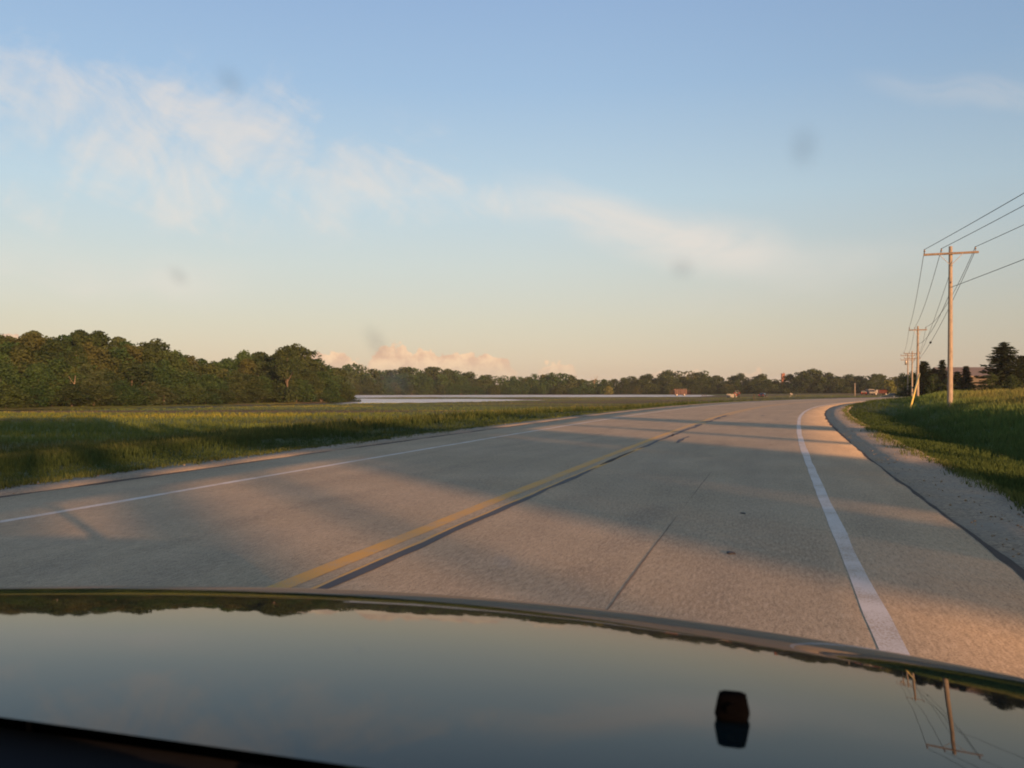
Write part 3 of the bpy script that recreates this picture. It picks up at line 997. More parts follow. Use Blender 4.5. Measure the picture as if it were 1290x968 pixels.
# ------------------------------------------------------------------ trees
def tree_geo(seed, h, cr, base=0.12, lobes=34, leaves=2600, size=0.42, top=1.0, lean=0.0):
    """returns crown (verts, quads, tint) and a trunk MB: leaf clumps on the shells of many lobes"""
    rng = np.random.default_rng(seed)
    C, Rr, T = [], [], []
    for i in range(lobes):
        t = rng.random() ** 0.85
        zc = h * (base + (1 - base) * (0.06 + 0.86 * t))
        prof = math.sin(math.pi * min(1, (0.18 + 0.80 * t))) ** 0.6 * (1.0 if t < 0.6 else top + (1 - top) * (1 - (t - 0.6) / 0.4))
        rad = cr * prof * rng.uniform(0.25, 0.85)
        a = rng.random() * 2 * math.pi
        C.append((rad * math.cos(a) + lean * t, rad * math.sin(a), zc))
        Rr.append(cr * rng.uniform(0.26, 0.46) * (1 - 0.3 * t))
        T.append(rng.random())
    C, Rr, T = np.array(C), np.array(Rr), np.array(T)
    C[:, 2] = np.minimum(C[:, 2], h - Rr * 0.8)
    p = Rr ** 2 / (Rr ** 2).sum()
    which = rng.choice(lobes, leaves, p=p)
    dirs = rng.normal(size=(leaves, 3)); dirs[:, 2] += 0.25
    dirs /= np.linalg.norm(dirs, axis=1)[:, None]
    rad = Rr[which] * (0.62 + 0.50 * rng.random(leaves) ** 0.8)
    P = C[which] + dirs * rad[:, None] * np.array([1, 1, 0.85])
    P[:, 2] = np.maximum(P[:, 2], 0.15)
    nrm = dirs + rng.normal(size=(leaves, 3)) * 0.75
    nrm /= np.linalg.norm(nrm, axis=1)[:, None]
    hlp = rng.normal(size=(leaves, 3))
    a = np.cross(nrm, hlp); a /= np.linalg.norm(a, axis=1)[:, None]
    b = np.cross(nrm, a)
    sz = size * (0.45 + 0.85 * rng.random(leaves))
    a *= sz[:, None] * 0.5; b *= sz[:, None] * 0.36
    bend = nrm * sz[:, None] * 0.12
    v = np.stack([P - a, P + b + bend, P + a, P - b + bend], 1).reshape(-1, 3)
    f = np.arange(leaves * 4).reshape(-1, 4)
    tt = np.clip(T[which] * 0.6 + rng.random(leaves) * 0.4, 0, 1)
    tint = np.repeat(np.stack([tt, tt, tt], 1)[:, None, :], 4, 1).reshape(-1, 3)
    mb = MB()
    tr = max(0.09, h * 0.017)
    top_p = (lean * 0.6, 0, h * 0.72)
    mb.tube([(0, 0, -0.4), (0.02, 0.03, h * 0.08), (lean * 0.2, -0.05, h * 0.35), top_p], [tr * 1.35, tr, tr * 0.75, tr * 0.25], 8)
    order = np.argsort(-Rr)[:7]
    for i in order:
        z0 = max(h * 0.10, min(h * 0.6, C[i][2] * 0.55))
        st = Vector((lean * 0.3, 0, z0))
        mid = st.lerp(Vector(C[i]), 0.5) + Vector((0, 0, h * 0.02))
        mb.tube([st, mid, Vector(C[i])], [tr * 0.5, tr * 0.34, tr * 0.12], 6)
    return (v, f, tint), mb


def tree_thing(name, geo, leaf, label, cat='tree', group=None, parts=True, bark='bark'):
    (v, f, t), mb = geo
    root = empty(name)
    mesh_np('crown', v, f, M[leaf], root, tint=t)
    mb.build('trunk', M[bark], root, smooth=True)
    return tag(root, label, cat, group)


def tree_single(name, geo, leaf, label, cat='tree', group=None):
    """a distant tree: trunk and crown in one mesh with two materials"""
    (v, f, t), mb = geo
    tmp = mb.build(name, M['bark'])
    me = tmp.data
    nv = len(me.vertices)
    tv = np.empty(nv * 3, dtype=np.float32); me.vertices.foreach_get('co', tv)
    tv = tv.reshape(-1, 3)
    tf = []
    for p in me.polygons:
        vs = list(p.vertices)
        if len(vs) == 4:
            tf.append(vs)
    tf = np.array(tf, dtype=np.int32)
    bpy.data.objects.remove(tmp); bpy.data.meshes.remove(me)
    vv = np.concatenate([v, tv]); ff = np.concatenate([f, tf + len(v)])
    tt = np.concatenate([t, np.full((nv, 3), 0.5)])
    mi = np.concatenate([np.zeros(len(f), int), np.ones(len(tf), int)])
    o = mesh_np(name, vv, ff, [M[leaf], M['bark']], tint=tt, mat_index=mi)
    return tag(o, label, cat, group)


def place(proto, first, x, y, rz, sx, sz, z=None, label=None, group=None):
    o = proto if first else copy_tree(proto)
    o.location = (x, y, (zat(x, y) if z is None else z) - 0.1)
    o.rotation_euler = (0, 0, rz)
    o.scale = (sx, sx, sz)
    if label: o['label'] = label
    if group: o['group'] = group
    return o


def prof(pts):
    xs = [p[0] for p in pts]; ys = [p[1] for p in pts]
    return lambda x: float(np.interp(x, xs, ys))


# the grove on the left, close to the water
GROVE = 'leafy trees of the left grove'
grove_label = 'leafy olive green tree in the dense grove on the left beyond the field'
gp_ = [tree_thing('grove_tree', tree_geo(100 + i, 12.0, 4.2 + 0.3 * (i % 3), 0.0, 60, 6500, 0.50, 0.82 - 0.1 * (i % 2)), ('leaf_a', 'leaf_b', 'leaf_a', 'leaf_a', 'leaf_b')[i % 5],
       grove_label, 'tree', GROVE) for i in range(5)]
gp_.append(tree_thing('grove_tree', tree_geo(106, 12.0, 3.0, 0.0, 54, 5200, 0.42, 0.55), 'leaf_d', grove_label, 'tree', GROVE))
gp_.append(tree_thing('grove_tree', tree_geo(107, 12.0, 5.0, 0.05, 34, 5600, 0.55, 0.95), 'leaf_b', grove_label, 'tree', GROVE))
used = [False] * 7
top_l = prof([(-500, 412), (-120, 419), (0, 419), (40, 417), (70, 415), (95, 416), (130, 421), (160, 423), (200, 426), (215, 436), (245, 444), (270, 451), (285, 446), (315, 441),
              (340, 435), (360, 431), (380, 432), (400, 447), (420, 456), (436, 462)])
base_l = prof([(-500, 524), (-200, 519.2), (0, 516.2), (200, 512.6), (420, 507.4), (445, 506)])
rs = random.Random(11)


def grove_row(x0, x1, step, dback, k0, k1, first_kind=None):
    px = x0
    while px < x1:
        jx = px + rs.uniform(-5, 5)
        jx = min(jx, x1)
        y0 = dist(base_l(jx)) + dback + rs.uniform(0, 5)
        x = bear(jx) * y0
        z = zat(x, y0)
        htop = EYE + (490 - top_l(jx)) / F * y0 - z
        h = htop * rs.uniform(k0, k1)
        i = rs.randrange(7)
        wid = rs.uniform(0.95, 1.3)
        place(gp_[i], not used[i], x, y0, rs.uniform(0, 6.28), wid * max(0.55, h / 12.0) ** 0.6, h / 12.0)
        used[i] = True
        px += step * rs.uniform(0.8, 1.2)


grove_row(-430, 436, 15, 0.5, 0.22, 0.40)
grove_row(-430, 432, 17, 3.0, 0.45, 0.70)
grove_row(-430, 428, 20, 9.0, 0.70, 0.92)
grove_row(-430, 424, 19, 15.0, 0.88, 1.07)
# the tall tree that stands above the grove's right end, the spiky one at its left, and a dead trunk
tall = tree_thing('grove_tree', tree_geo(150, 13.5, 4.0, 0.02, 46, 4600, 0.46, 0.8), 'leaf_b', 'tallest round crowned tree near the right end of the left grove', 'tree')
y0 = dist(509.4) + 4
place(tall, True, bear(362) * y0, y0, 0.4, 1.0, (EYE + (490 - 429) / F * y0 + 1.8) / 13.5)
spk = tree_thing('grove_tree', tree_geo(151, 13.0, 2.4, 0.05, 60, 3600, 0.34, 0.12), 'leaf_b', 'slim tree whose thin tip sticks out above the left grove', 'tree')
y0 = dist(515) + 12
place(spk, True, bear(96) * y0, y0, 0.4, 1.0, (EYE + (490 - 412) / F * y0 + 1.8) / 13.0)


def bare_tree(name, h, seed, label):
    rng = random.Random(seed)
    root = empty(name)
    mb = MB()
    mb.tube([(0, 0, -0.3), (0.1, 0, h * 0.3), (-0.1, 0.1, h * 0.65), (0.12, 0, h)], [h * 0.022, h * 0.018, h * 0.012, 0.03], 8)
    mb.build('trunk', M['dead_wood'], root, smooth=True)
    for k in range(5):
        z = h * rng.uniform(0.3, 0.8); a = rng.uniform(0, 6.28); L = h * rng.uniform(0.15, 0.32)
        b = MB()
        p1 = Vector((math.cos(a) * L * 0.5, math.sin(a) * L * 0.5, z + L * 0.55)); p2 = Vector((math.cos(a) * L * 0.8, math.sin(a) * L * 0.8, z + L * 1.1))
        b.tube([(0, 0, z), p1, p2], [h * 0.010, h * 0.007, 0.02], 6)
        b.build('limb', M['dead_wood'], root, smooth=True)
    return tag(root, label, 'tree')


y0 = dist(516.2) - 1.0
bt = bare_tree('bare_tree', 5.6, 3, 'bare pale dead tree standing at the foot of the left grove')
bt.location = (bear(94) * (y0 + 14.0), y0 + 14.0, -2.0)
y0 = dist(514) - 1.0
bt = bare_tree('bare_tree', 4.4, 5, 'smaller bare dead trunk leaning out at the foot of the left grove')
bt.location = (bear(52) * y0, y0, -2.0); bt.rotation_euler = (0.1, 0.12, 1.0)

# the far tree line
far_geo = [tree_geo(200 + i, 12.0, 5.6 + 0.4 * (i % 3), 0.0, 40, 2200, 0.85, (0.85, 0.75, 0.95)[i % 3]) for i in range(5)]
SHORE = 'trees along the far shore'
BEND = 'trees behind the bend'
far_a = [tree_single('shore_tree', far_geo[i], 'leaf_a' if i < 3 else 'leaf_b', 'green tree in the even row along the far shore of the flood', 'tree', SHORE) for i in range(5)]
far_b = [tree_single('distant_tree', far_geo[i], 'leaf_b', 'dark tree in the distant tree line behind the bend in the road', 'tree', BEND) for i in range(5)]
top_f = prof([(425, 455), (445, 459), (470, 463), (500, 461), (540, 463), (600, 467), (625, 470), (640, 473), (660, 473), (690, 469), (700, 466), (725, 471), (732, 477), (748, 476), (760, 478), (775, 476),
              (800, 471), (830, 467), (850, 465), (885, 465), (900, 471), (915, 477), (928, 468), (942, 477), (965, 470), (980, 479), (1000, 470), (1015, 465), (1040, 468), (1060, 471), (1090, 471),
              (1110, 468), (1125, 474), (1160, 470), (1300, 468), (1450, 462)])
ua, ub = [False] * 5, [False] * 5


def far_row(x0, x1, step, y_of, k0, k1, pool, useds):
    px = x0
    while px < x1:
        jx = px + rs.uniform(-4, 4)
        y0 = y_of(jx) + rs.uniform(0, 8)
        x = bear(jx) * y0
        z = zat(x, y0)
        h = (EYE + (490 - top_f(jx)) / F * y0 - z) * rs.uniform(k0, k1)
        i = rs.randrange(5)
        wd = rs.uniform(1.0, 1.4)
        place(pool[i], not useds[i], x, y0, rs.uniform(0, 6.28), wd * max(0.6, h / 12.0) ** 0.7, h / 12.0, z)
        useds[i] = True
        px += step * rs.uniform(0.75, 1.25)


ya = prof([(425, 470), (450, 475), (560, 482), (760, 498)])
far_row(434, 764, 11, lambda x: ya(x) - 6, 0.30, 0.5, far_a, ua)
far_row(434, 762, 11, ya, 0.55, 0.80, far_a, ua)
far_row(436, 768, 11, lambda x: ya(x) + 12, 0.82, 1.03, far_a, ua)
yb = prof([(740, 505), (860, 500), (1000, 470), (1130, 440), (1400, 400)])
far_row(764, 1140, 12, lambda x: yb(x) - 6, 0.30, 0.5, far_b, ub)
far_row(766, 1140, 12, yb, 0.6, 0.85, far_b, ub)
far_row(762, 1150, 11, lambda x: yb(x) + 12, 0.85, 1.03, far_b, ub)
far_row(1150, 1460, 26, yb, 0.8, 1.0, far_b, ub)
# the light bush and the dead spire between the two
bush = tree_thing('willow_bush', tree_geo(260, 5.0, 3.6, 0.0, 20, 1200, 0.6, 0.9), 'leaf_c', 'light green bush standing in front of the dark trees across the water', 'bush')
place(bush, True, bear(767) * 486, 486, 0, 1.0, 0.95)
bt = bare_tree('bare_tree', 10.5, 9, 'thin pale dead spire in the gap of the far tree line')
bt.location = (bear(749) * 498, 498, -1.9)
bush2 = tree_thing('willow_bush', tree_geo(261, 5.0, 3.0, 0.0, 18, 900, 0.6, 0.9), 'leaf_c', 'low light green bush at the right end of the dark tree line', 'bush')
place(bush2, True, bear(1121) * 330, 330, 0, 1.0, 1.15)


def conifer(name, h, rad, seed, label, dense=1.0, base=0.08, pw=0.8):
    """whorls of drooping boughs, each a fan of needle sprays"""
    rng = np.random.default_rng(seed)
    P, A, B_, T = [], [], [], []
    lev = int(23 * dense) + 4
    for i in range(lev):
        t = (i + rng.uniform(-0.3, 0.3)) / lev
        z = h * (base + (0.98 - base) * max(0, t))
        L = rad * (1 - max(0, t)) ** pw * rng.uniform(0.75, 1.15) + 0.12
        nb = rng.integers(8, 12)
        a0 = rng.random() * 6.28
        for k in range(nb):
            a = a0 + k * 6.28 / nb + rng.uniform(-0.3, 0.3)
            Lk = L * rng.uniform(0.6, 1.1)
            ns = max(6, int(13 * Lk))
            ti = rng.random()
            for j in range(ns):
                q = (j + 0.5) / ns
                c = np.array([math.cos(a) * Lk * q, math.sin(a) * Lk * q, z - 0.18 * Lk * q + 0.10 * Lk * q * q])
                c += rng.normal(size=3) * np.array([0.12, 0.12, 0.06])
                a2 = a + rng.uniform(-1.0, 1.0)
                u = np.array([math.cos(a2), math.sin(a2), rng.uniform(-0.35, 0.45)]) * rng.uniform(0.26, 0.46)
                w = np.array([-math.sin(a2), math.cos(a2), rng.uniform(-0.5, 0.5)]) * rng.uniform(0.12, 0.22)
                P.append(c); A.append(u); B_.append(w); T.append(0.6 * ti + 0.4 * rng.random())
    P, A, B_, T = np.array(P), np.array(A), np.array(B_), np.array(T)
    v = np.stack([P - A, P + B_, P + A, P - B_], 1).reshape(-1, 3)
    f = np.arange(len(v)).reshape(-1, 4)
    tint = np.repeat(np.stack([T, T, T], 1)[:, None, :], 4, 1).reshape(-1, 3)
    root = empty(name)
    mesh_np('crown', v, f, M['needle'], root, tint=tint)
    mb = MB()
    mb.tube([(0, 0, -0.3), (0, 0, h * 0.5), (0, 0, h * 0.97)], [h * 0.022, h * 0.014, 0.02], 8)
    mb.build('trunk', M['bark'], root, smooth=True)
    return tag(root, label, 'tree')


def put_px(o, px, y0, z=None, rz=0.0):
    x = bear(px) * y0
    o.location = (x, y0, (zat(x, y0) if z is None else z) - 0.05)
    o.rotation_euler = (0, 0, rz)


def hpx(ytop, y0, z): return EYE + (490 - ytop) / F * y0 - z


for px, y0, ytop, rad, lab, dn, pw in (
        (1265, 140, 429, 3.9, 'tall broad pine standing highest at the right above the bank', 1.3, 0.55),
        (1288, 150, 446, 3.0, 'pine at the right edge half behind the tall broad one', 1.2, 0.6),
        (1164, 165, 453, 3.0, 'wide dark conifer behind the second utility pole', 1.2, 0.75),
        (1187, 168, 452, 1.7, 'narrow conifer just left of the near utility pole', 1.1, 0.8),
        (1217, 160, 460, 1.6, 'slender dark conifer in front of the grey roofed shed', 1.1, 0.9),
        (1206, 165, 467, 2.1, 'low conifer just right of the near utility pole', 1.1, 0.8)):
    z = zat(bear(px) * y0, y0)
    put_px(conifer('pine_tree', hpx(ytop, y0, z), rad * 1.2, int(px), lab, dn, 0.05, pw), px, y0, z)

bushes = [(1138, 172, 470, 'dark round tree left of the far utility poles'), (1150, 176, 468, 'dark round tree right behind the two far utility poles'),
          (1176, 160, 471, 'green tree between the second and the near utility pole'), (1193, 158, 476, 'low green tree directly behind the near utility pole'),
          (1250, 136, 470, 'bushy green tree at the left foot of the tall pine'), (1275, 132, 472, 'bushy green tree at the right foot of the tall pine'),
          (1236, 150, 484, 'low dark shrub in front of the shed door'), (1222, 152, 488, 'lowest dark shrub below the slender conifer'),
          (1300, 140, 466, 'green tree cut by the right edge of the view')]
bg = [tree_geo(300 + i, 6.0, 3.0, 0.0, 26, 2000, 0.36, 0.9) for i in range(2)]
for i, (px, y0, ytop, lab) in enumerate(bushes):
    z = zat(bear(px) * y0, y0)
    h = hpx(ytop, y0, z)
    o = tree_thing('round_tree', bg[i % 2], 'leaf_b', lab, 'tree') if i < 2 else copy_tree(protos_r[i % 2])
    if i < 2:
        protos_r = (protos_r if i else []) + [o]
    o['label'] = lab
    put_px(o, px, y0, z, i * 1.7)
    o.scale = (h / 6.0 * 0.8 if h > 3 else 0.6, h / 6.0 * 0.8 if h > 3 else 0.6, h / 6.0)

# trees behind the camera on the right; the low sun throws their shadows over the road
shade_geo = [tree_geo(400 + i, 12.0, 3.4, 0.02, 40, 3200, 0.5, 0.8) for i in range(2)]
SHADE = 'roadside trees behind the car'
sh_pro = [tree_thing('roadside_tree', shade_geo[i], 'leaf_b', 'leafy tree on the right behind the car, shading the road', 'tree', SHADE) for i in range(2)]
shade = [(0.95, 74, 12.5, 0.24), (-0.25, 70, 12.0, 0.17), (6.3, 72, 12.5, 0.45), (8.4, 76, 13, 0.6), (11.0, 70, 12.5, 0.6), (12.9, 74, 12, 0.42), (16.85, 72, 12, 0.16), (22.7, 74, 12.5, 0.55),  # second one is added, unseen, only to shade over the car pillar's shadow
         (-4.4, 74, 12, 0.6), (-6.5, 70, 13, 0.7), (-10.5, 74, 13, 0.75), (-15, 72, 13, 0.8), (-20, 76, 13, 0.8), (-25, 72, 13, 0.8), (29.5, 80, 9.0, 0.2), (7.0, 80, 12, 0.5), (9.8, 82, 12, 0.5), (12.3, 80, 12, 0.4)]
high = tree_thing('roadside_tree', tree_geo(410, 15.0, 3.4, 0.580, 34, 3000, 0.5, 1.0), 'leaf_b', 'leafy tree on the right behind the car, shading the road', 'tree', SHADE)
for i, (u, w) in enumerate(((2.9, 0.42), (-0.9, 0.42), (1.0, 0.42), (4.9, 0.42), (-2.6, 0.42))):
    p = SUN_H * 74.0 + SUN_P * u
    o = high if i == 0 else copy_tree(high)
    o.location = (p.x, p.y, zat(p.x, p.y) - 0.1)
    o.scale = (w, w, 1.45)
for i, (u, D, h, w) in enumerate(shade):
    p = SUN_H * D + SUN_P * u
    o = sh_pro[i] if i < 2 else copy_tree(sh_pro[i % 2])
    o.location = (p.x, p.y, zat(p.x, p.y) - 0.1)
    o.rotation_euler = (0, 0, i * 2.1)
    o.scale = (w, w, 1.45 * h / 12.0)

# ------------------------------------------------------------------ utility poles and wires
LINE = R(-22.7)                      # turn of the cross arms, square to the line of poles


def utility_pole(top, base_z, arm=3.0, label='', double=False, lean=0.0, r0=0.17, can=False):
    root = empty('utility_pole')
    H = top - base_z
    mb = MB()
    n = 9
    mb.tube([(lean * H * (1 - (i / (n - 1))), 0, -0.6 + (H + 0.6) * i / (n - 1)) for i in range(n)], [r0 - (r0 - r0 * 0.62) * i / (n - 1) for i in range(n)], 16)
    mb.build('shaft', M['pole_wood'], root, smooth=True)
    def arm_at(z, L):
        a = MB().box((0, -0.16, z), (L, 0.095, 0.12), bevel=0.012).build('crossarm', M['arm_wood'], root)
        for sx in (-1, 1):
            MB().tube([(sx * L * 0.22, -0.215, z - 0.02), (sx * 0.06, -0.2, z - 0.62)], 0.018, 6).build('brace', M['steel'], root)
        for k in (-0.48, -0.17, 0.44):
            ins = MB().lathe((k * L, -0.16, z + 0.06), [(0.014, 0), (0.014, 0.10), (0.055, 0.11), (0.05, 0.15), (0.03, 0.17), (0.045, 0.20), (0.03, 0.25), (0.01, 0.26)], 10)
            ins.build('insulator', M['porcelain'], root, smooth=True)
    arm_at(H - 0.42, arm)
    if double:
        arm_at(H - 1.25, arm)
    MB().lathe((0.0, -0.20, H - 2.05), [(0.02, -0.06), (0.05, -0.05), (0.035, 0), (0.05, 0.05), (0.02, 0.06)], 10).build('neutral_bracket', M['porcelain'], root, smooth=True)
    if can:
        MB().lathe((-0.36, 0, H - 2.2), [(0.05, 0), (0.19, 0.02), (0.2, 0.75), (0.15, 0.85), (0.04, 0.95)], 14).build('transformer', M['steel'], root, smooth=True)
    return tag(root, label, 'utility pole')


poles = []
for px, y0, ytop, arm, lab, dbl, can in (
        (1198.0, 50, 310.5, 2.8, 'nearest and tallest wooden utility pole on the right bank', False, False),
        (1156.5, 95, 411, 1.75, 'second wooden utility pole, next to the yellow guy guard', False, False),
        (1149.3, 150, 442.5, 2.6, 'right one of the two far utility poles with double crossarms', True, False),
        (1143.8, 170, 445.5, 2.6, 'left one of the two far utility poles with double crossarms', True, True)):
    x = bear(px) * y0
    z = zat(x, y0)
    top = EYE + (490 - ytop) / F * y0
    p = utility_pole(top, z, arm, lab, dbl, -0.006, 0.155, can)
    p.location = (x, y0, z)
    p.rotation_euler = (0, 0, LINE)
    poles.append((p, top, arm))
# one more pole carries the line past the car, behind the view
pb = utility_pole(9.6, 0.6, 3.3, 'wooden utility pole beside the road behind the car', False, 0, 0.155)
pb.location = (14.2, -4.0, zat(14.2, -4.0)); pb.rotation_euler = (0, 0, R(-12))


def on_arm(i, k, dz=0.30):
    p, top, arm = poles[i]
    c, s_ = math.cos(LINE), math.sin(LINE)
    lx, ly = k * arm, -0.16
    return Vector((p.location.x + lx * c - ly * s_, p.location.y + lx * s_ + ly * c, top - 0.42 + dz))


def behind(k, dz=0.30):
    c, s_ = math.cos(R(-12)), math.sin(R(-12))
    return Vector((14.2 + k * 3.3 * c, -4.0 + k * 3.3 * s_, zat(14.2, -4.0) + 9.0 - 0.42 + dz))


def span(a, b, sag, n=18):
    return [a.lerp(b, i / n) - Vector((0, 0, 4 * sag * (i / n) * (1 - i / n))) for i in range(n + 1)]


def wire(pts_list, rad, label):
    mb = MB()
    pts = pts_list[0]
    for q in pts_list[1:]:
        pts = pts + q[1:]
    mb.tube(pts, rad, 5)
    return tag(mb.build('overhead_wire', M['wire'], smooth=True), label, 'wire')


wire([span(behind(-0.48), on_arm(0, -0.48), 0.25), span(on_arm(0, -0.48), on_arm(1, -0.48), 0.5), span(on_arm(1, -0.48), on_arm(2, -0.48), 0.5), span(on_arm(2, -0.48), on_arm(3, -0.48), 0.2)], 0.016,
     'topmost of the three overhead wires, on the left end of the crossarms')
wire([span(behind(-0.17), on_arm(0, -0.17), 0.25), span(on_arm(0, -0.17), on_arm(1, -0.17), 0.55), span(on_arm(1, -0.17), on_arm(2, -0.17), 0.5), span(on_arm(2, -0.17), on_arm(3, -0.17), 0.2)], 0.016,
     'middle one of the three crossarm wires, nearest the pole')
wire([span(behind(0.44), on_arm(0, 0.44), 0.25), span(on_arm(0, 0.44), on_arm(1, 0.44), 0.9), span(on_arm(1, 0.44), on_arm(2, 0.44), 0.5), span(on_arm(2, 0.44), on_arm(3, 0.44), 0.2)], 0.016,
     'overhead wire on the right end of the crossarms')


def on_pole(i, down, side=-0.2):
    p, top, arm = poles[i]
    return Vector((p.location.x + side * 0.0, p.location.y - 0.2, top - down))


nb = Vector((14.2, -4.2, zat(14.2, -4.0) + 7.0))
wire([span(nb, on_pole(0, 2.3), 0.2), span(on_pole(0, 2.3), on_pole(1, 1.9), 0.7), span(on_pole(1, 1.9), on_pole(2, 2.0), 0.4), span(on_pole(2, 2.0), on_pole(3, 2.0), 0.2)], 0.016,
     'lowest long wire, fixed to the pole shafts below the crossarms')
sv_a, sv_b = on_arm(0, 0.44, 0.1), on_pole(1, 3.6)
sv = span(sv_a, sv_b, 0.55)
wire([sv], 0.016, 'service wire slanting from the near right insulator down to the second pole')
sv2 = span(on_pole(0, 1.1), on_pole(1, 3.3), 0.35)
wire([sv2], 0.013, 'thin steep wire from the near pole shaft to the second pole')
sp = MB().lathe((0, 0, 0), [(0.03, -0.28), (0.09, -0.22), (0.09, 0.22), (0.03, 0.28)], 10).build('splice_box', M['black_plastic'], smooth=True)
pmid = sv[12]
sp.location = pmid
sp.rotation_euler = (sv[13] - sv[11]).to_track_quat('Z', 'Y').to_euler()
tag(sp, 'small dark splice case hanging on the service wire', 'splice box')

# yellow guy guard leaning up to the second pole
ax, ay = bear(1146.2) * 62, 62.0
az_ = zat(ax, ay)
gg = empty('guy_guard', (ax, ay, az_))
tipw = Vector((bear(1158.3) * 70.0, 70.0, EYE + (490 - 471) / F * 70.0))
tl = tipw - Vector((ax, ay, az_))
MB().tube([(0, 0, -0.05), tl * 0.5, tl], 0.062, 10).build('guard_tube', M['yellow_plastic'], gg, smooth=True)
pw_ = poles[1][0].location
MB().tube([tl, Vector((pw_.x, pw_.y - 0.15, poles[1][1] - 1.2)) - Vector((ax, ay, az_))], 0.008, 5).build('guy_wire', M['wire'], gg)
MB().lathe((0, 0, -0.1), [(0.10, 0), (0.10, 0.12), (0.04, 0.16)], 10).build('anchor', M['steel'], gg)
tag(gg, 'yellow guy guard slanting up from the ditch to the second utility pole', 'guy guard')


# ------------------------------------------------------------------ vehicles, far away by the bend
def wheel(mbp, x, y, r, parent, rim='rim'):
    o = MB().lathe((x, y, r), [(r * 0.55, -0.11), (r * 0.93, -0.11), (r, -0.07), (r, 0.07), (r * 0.93, 0.11), (r * 0.55, 0.11)], 18, 'Y').build('wheel', M['rubber'], parent, smooth=True)
    MB().lathe((x, y, r), [(r * 0.2, -0.125), (r * 0.6, -0.115), (r * 0.6, 0.115), (r * 0.2, 0.125)], 14, 'Y').build('rim', M[rim], o, smooth=True)
    return o


def sedan(name, paint, label, cat='car', L=4.4, W_=1.76, H=1.45):
    root = empty(name)
    h2 = W_ / 2
    low = [(-L / 2, 0.30), (-L / 2 + 0.05, 0.72), (-L / 2 + 0.35, 0.90), (-0.9, 0.96), (0.75, 0.94), (L / 2 - 0.35, 0.80), (L / 2 - 0.02, 0.62), (L / 2, 0.30), (L / 2 - 0.2, 0.22), (-L / 2 + 0.2, 0.22)]
    b = MB().prism(low, -h2, h2)
    bmesh.ops.bevel(b.bm, geom=[e for e in b.bm.edges if abs(e.verts[0].co.y - e.verts[1].co.y) < 0.01], offset=0.07, segments=2, affect='EDGES')
    b.build('body', M[paint], root)
    cabin = MB()
    lo = [(-1.75, 0.93), (-1.1, H - 0.03), (0.15, H - 0.03), (0.95, 0.93)]
    v0 = [cabin.bm.verts.new((x, -h2 + (0.06 if z < 1.2 else 0.24), z)) for x, z in lo]
    v1 = [cabin.bm.verts.new((x, h2 - (0.06 if z < 1.2 else 0.24), z)) for x, z in lo]
    cabin.bm.faces.new(v0); cabin.bm.faces.new(v1[::-1])
    for i in range(4):
        cabin.bm.faces.new((v0[i], v1[i], v1[(i + 1) % 4], v0[(i + 1) % 4]))
    cabin.build('window', M['glass'], root)
    MB().box((-0.475, 0, H), (1.3, W_ - 0.46, 0.06), bevel=0.02).build('roof', M[paint], root)
    for sx, sy in ((-1.32, -1), (-1.32, 1), (1.32, -1), (1.32, 1)):
        wheel(None, sx, sy * (h2 - 0.09), 0.32, root)
    for sy in (-1, 1):
        MB().box((L / 2 - 0.06, sy * (h2 - 0.28), 0.66), (0.12, 0.36, 0.13), bevel=0.02).build('headlight', M['lamp_white'], root)
        MB().box((-L / 2 + 0.06, sy * (h2 - 0.24), 0.76), (0.10, 0.32, 0.14), bevel=0.02).build('tail_light', M['lamp_red'], root)
    return tag(root, label, cat)


def pickup(name, paint, label, cat='pickup truck', bed='paint_grey'):
    root = empty(name)
    L, h2 = 5.3, 0.95
    low = [(-L / 2, 0.45), (-L / 2, 1.08), (0.55, 1.08), (0.60, 1.12), (1.55, 1.08), (L / 2 - 0.05, 1.0), (L / 2, 0.45), (L / 2 - 0.2, 0.36), (-L / 2 + 0.2, 0.36)]
    MB().prism(low, -h2, h2).build('body', M[paint], root)
    cab = MB()
    lo = [(-0.65, 1.09), (-0.55, 1.82), (0.70, 1.82), (1.40, 1.09)]
    v0 = [cab.bm.verts.new((x, -h2 + (0.05 if z < 1.4 else 0.18), z)) for x, z in lo]
    v1 = [cab.bm.verts.new((x, h2 - (0.05 if z < 1.4 else 0.18), z)) for x, z in lo]
    cab.bm.faces.new(v0); cab.bm.faces.new(v1[::-1])
    for i in range(4):
        cab.bm.faces.new((v0[i], v1[i], v1[(i + 1) % 4], v0[(i + 1) % 4]))
    cab.build('window', M['glass'], root)
    MB().box((0.07, 0, 1.85), (1.35, 1.55, 0.07), bevel=0.02).build('roof', M[paint], root)
    bedm = MB()
    for sy in (-1, 1):
        bedm.box((-1.65, sy * (h2 - 0.06), 1.20), (1.95, 0.10, 0.26))
    bedm.box((-L / 2 + 0.05, 0, 1.20), (0.10, 1.75, 0.26))
    bedm.build('cargo_bed', M[bed], root)
    for sx, sy in ((-1.6, -1), (-1.6, 1), (1.65, -1), (1.65, 1)):
        wheel(None, sx, sy * (h2 - 0.10), 0.39, root)
    for sy in (-1, 1):
        MB().box((L / 2 - 0.02, sy * 0.68, 0.84), (0.10, 0.34, 0.2), bevel=0.02).build('headlight', M['lamp_white'], root)
        MB().box((-L / 2 + 0.0, sy * 0.82, 0.9), (0.08, 0.16, 0.34), bevel=0.02).build('tail_light', M['lamp_red'], root)
    return tag(root, label, cat)


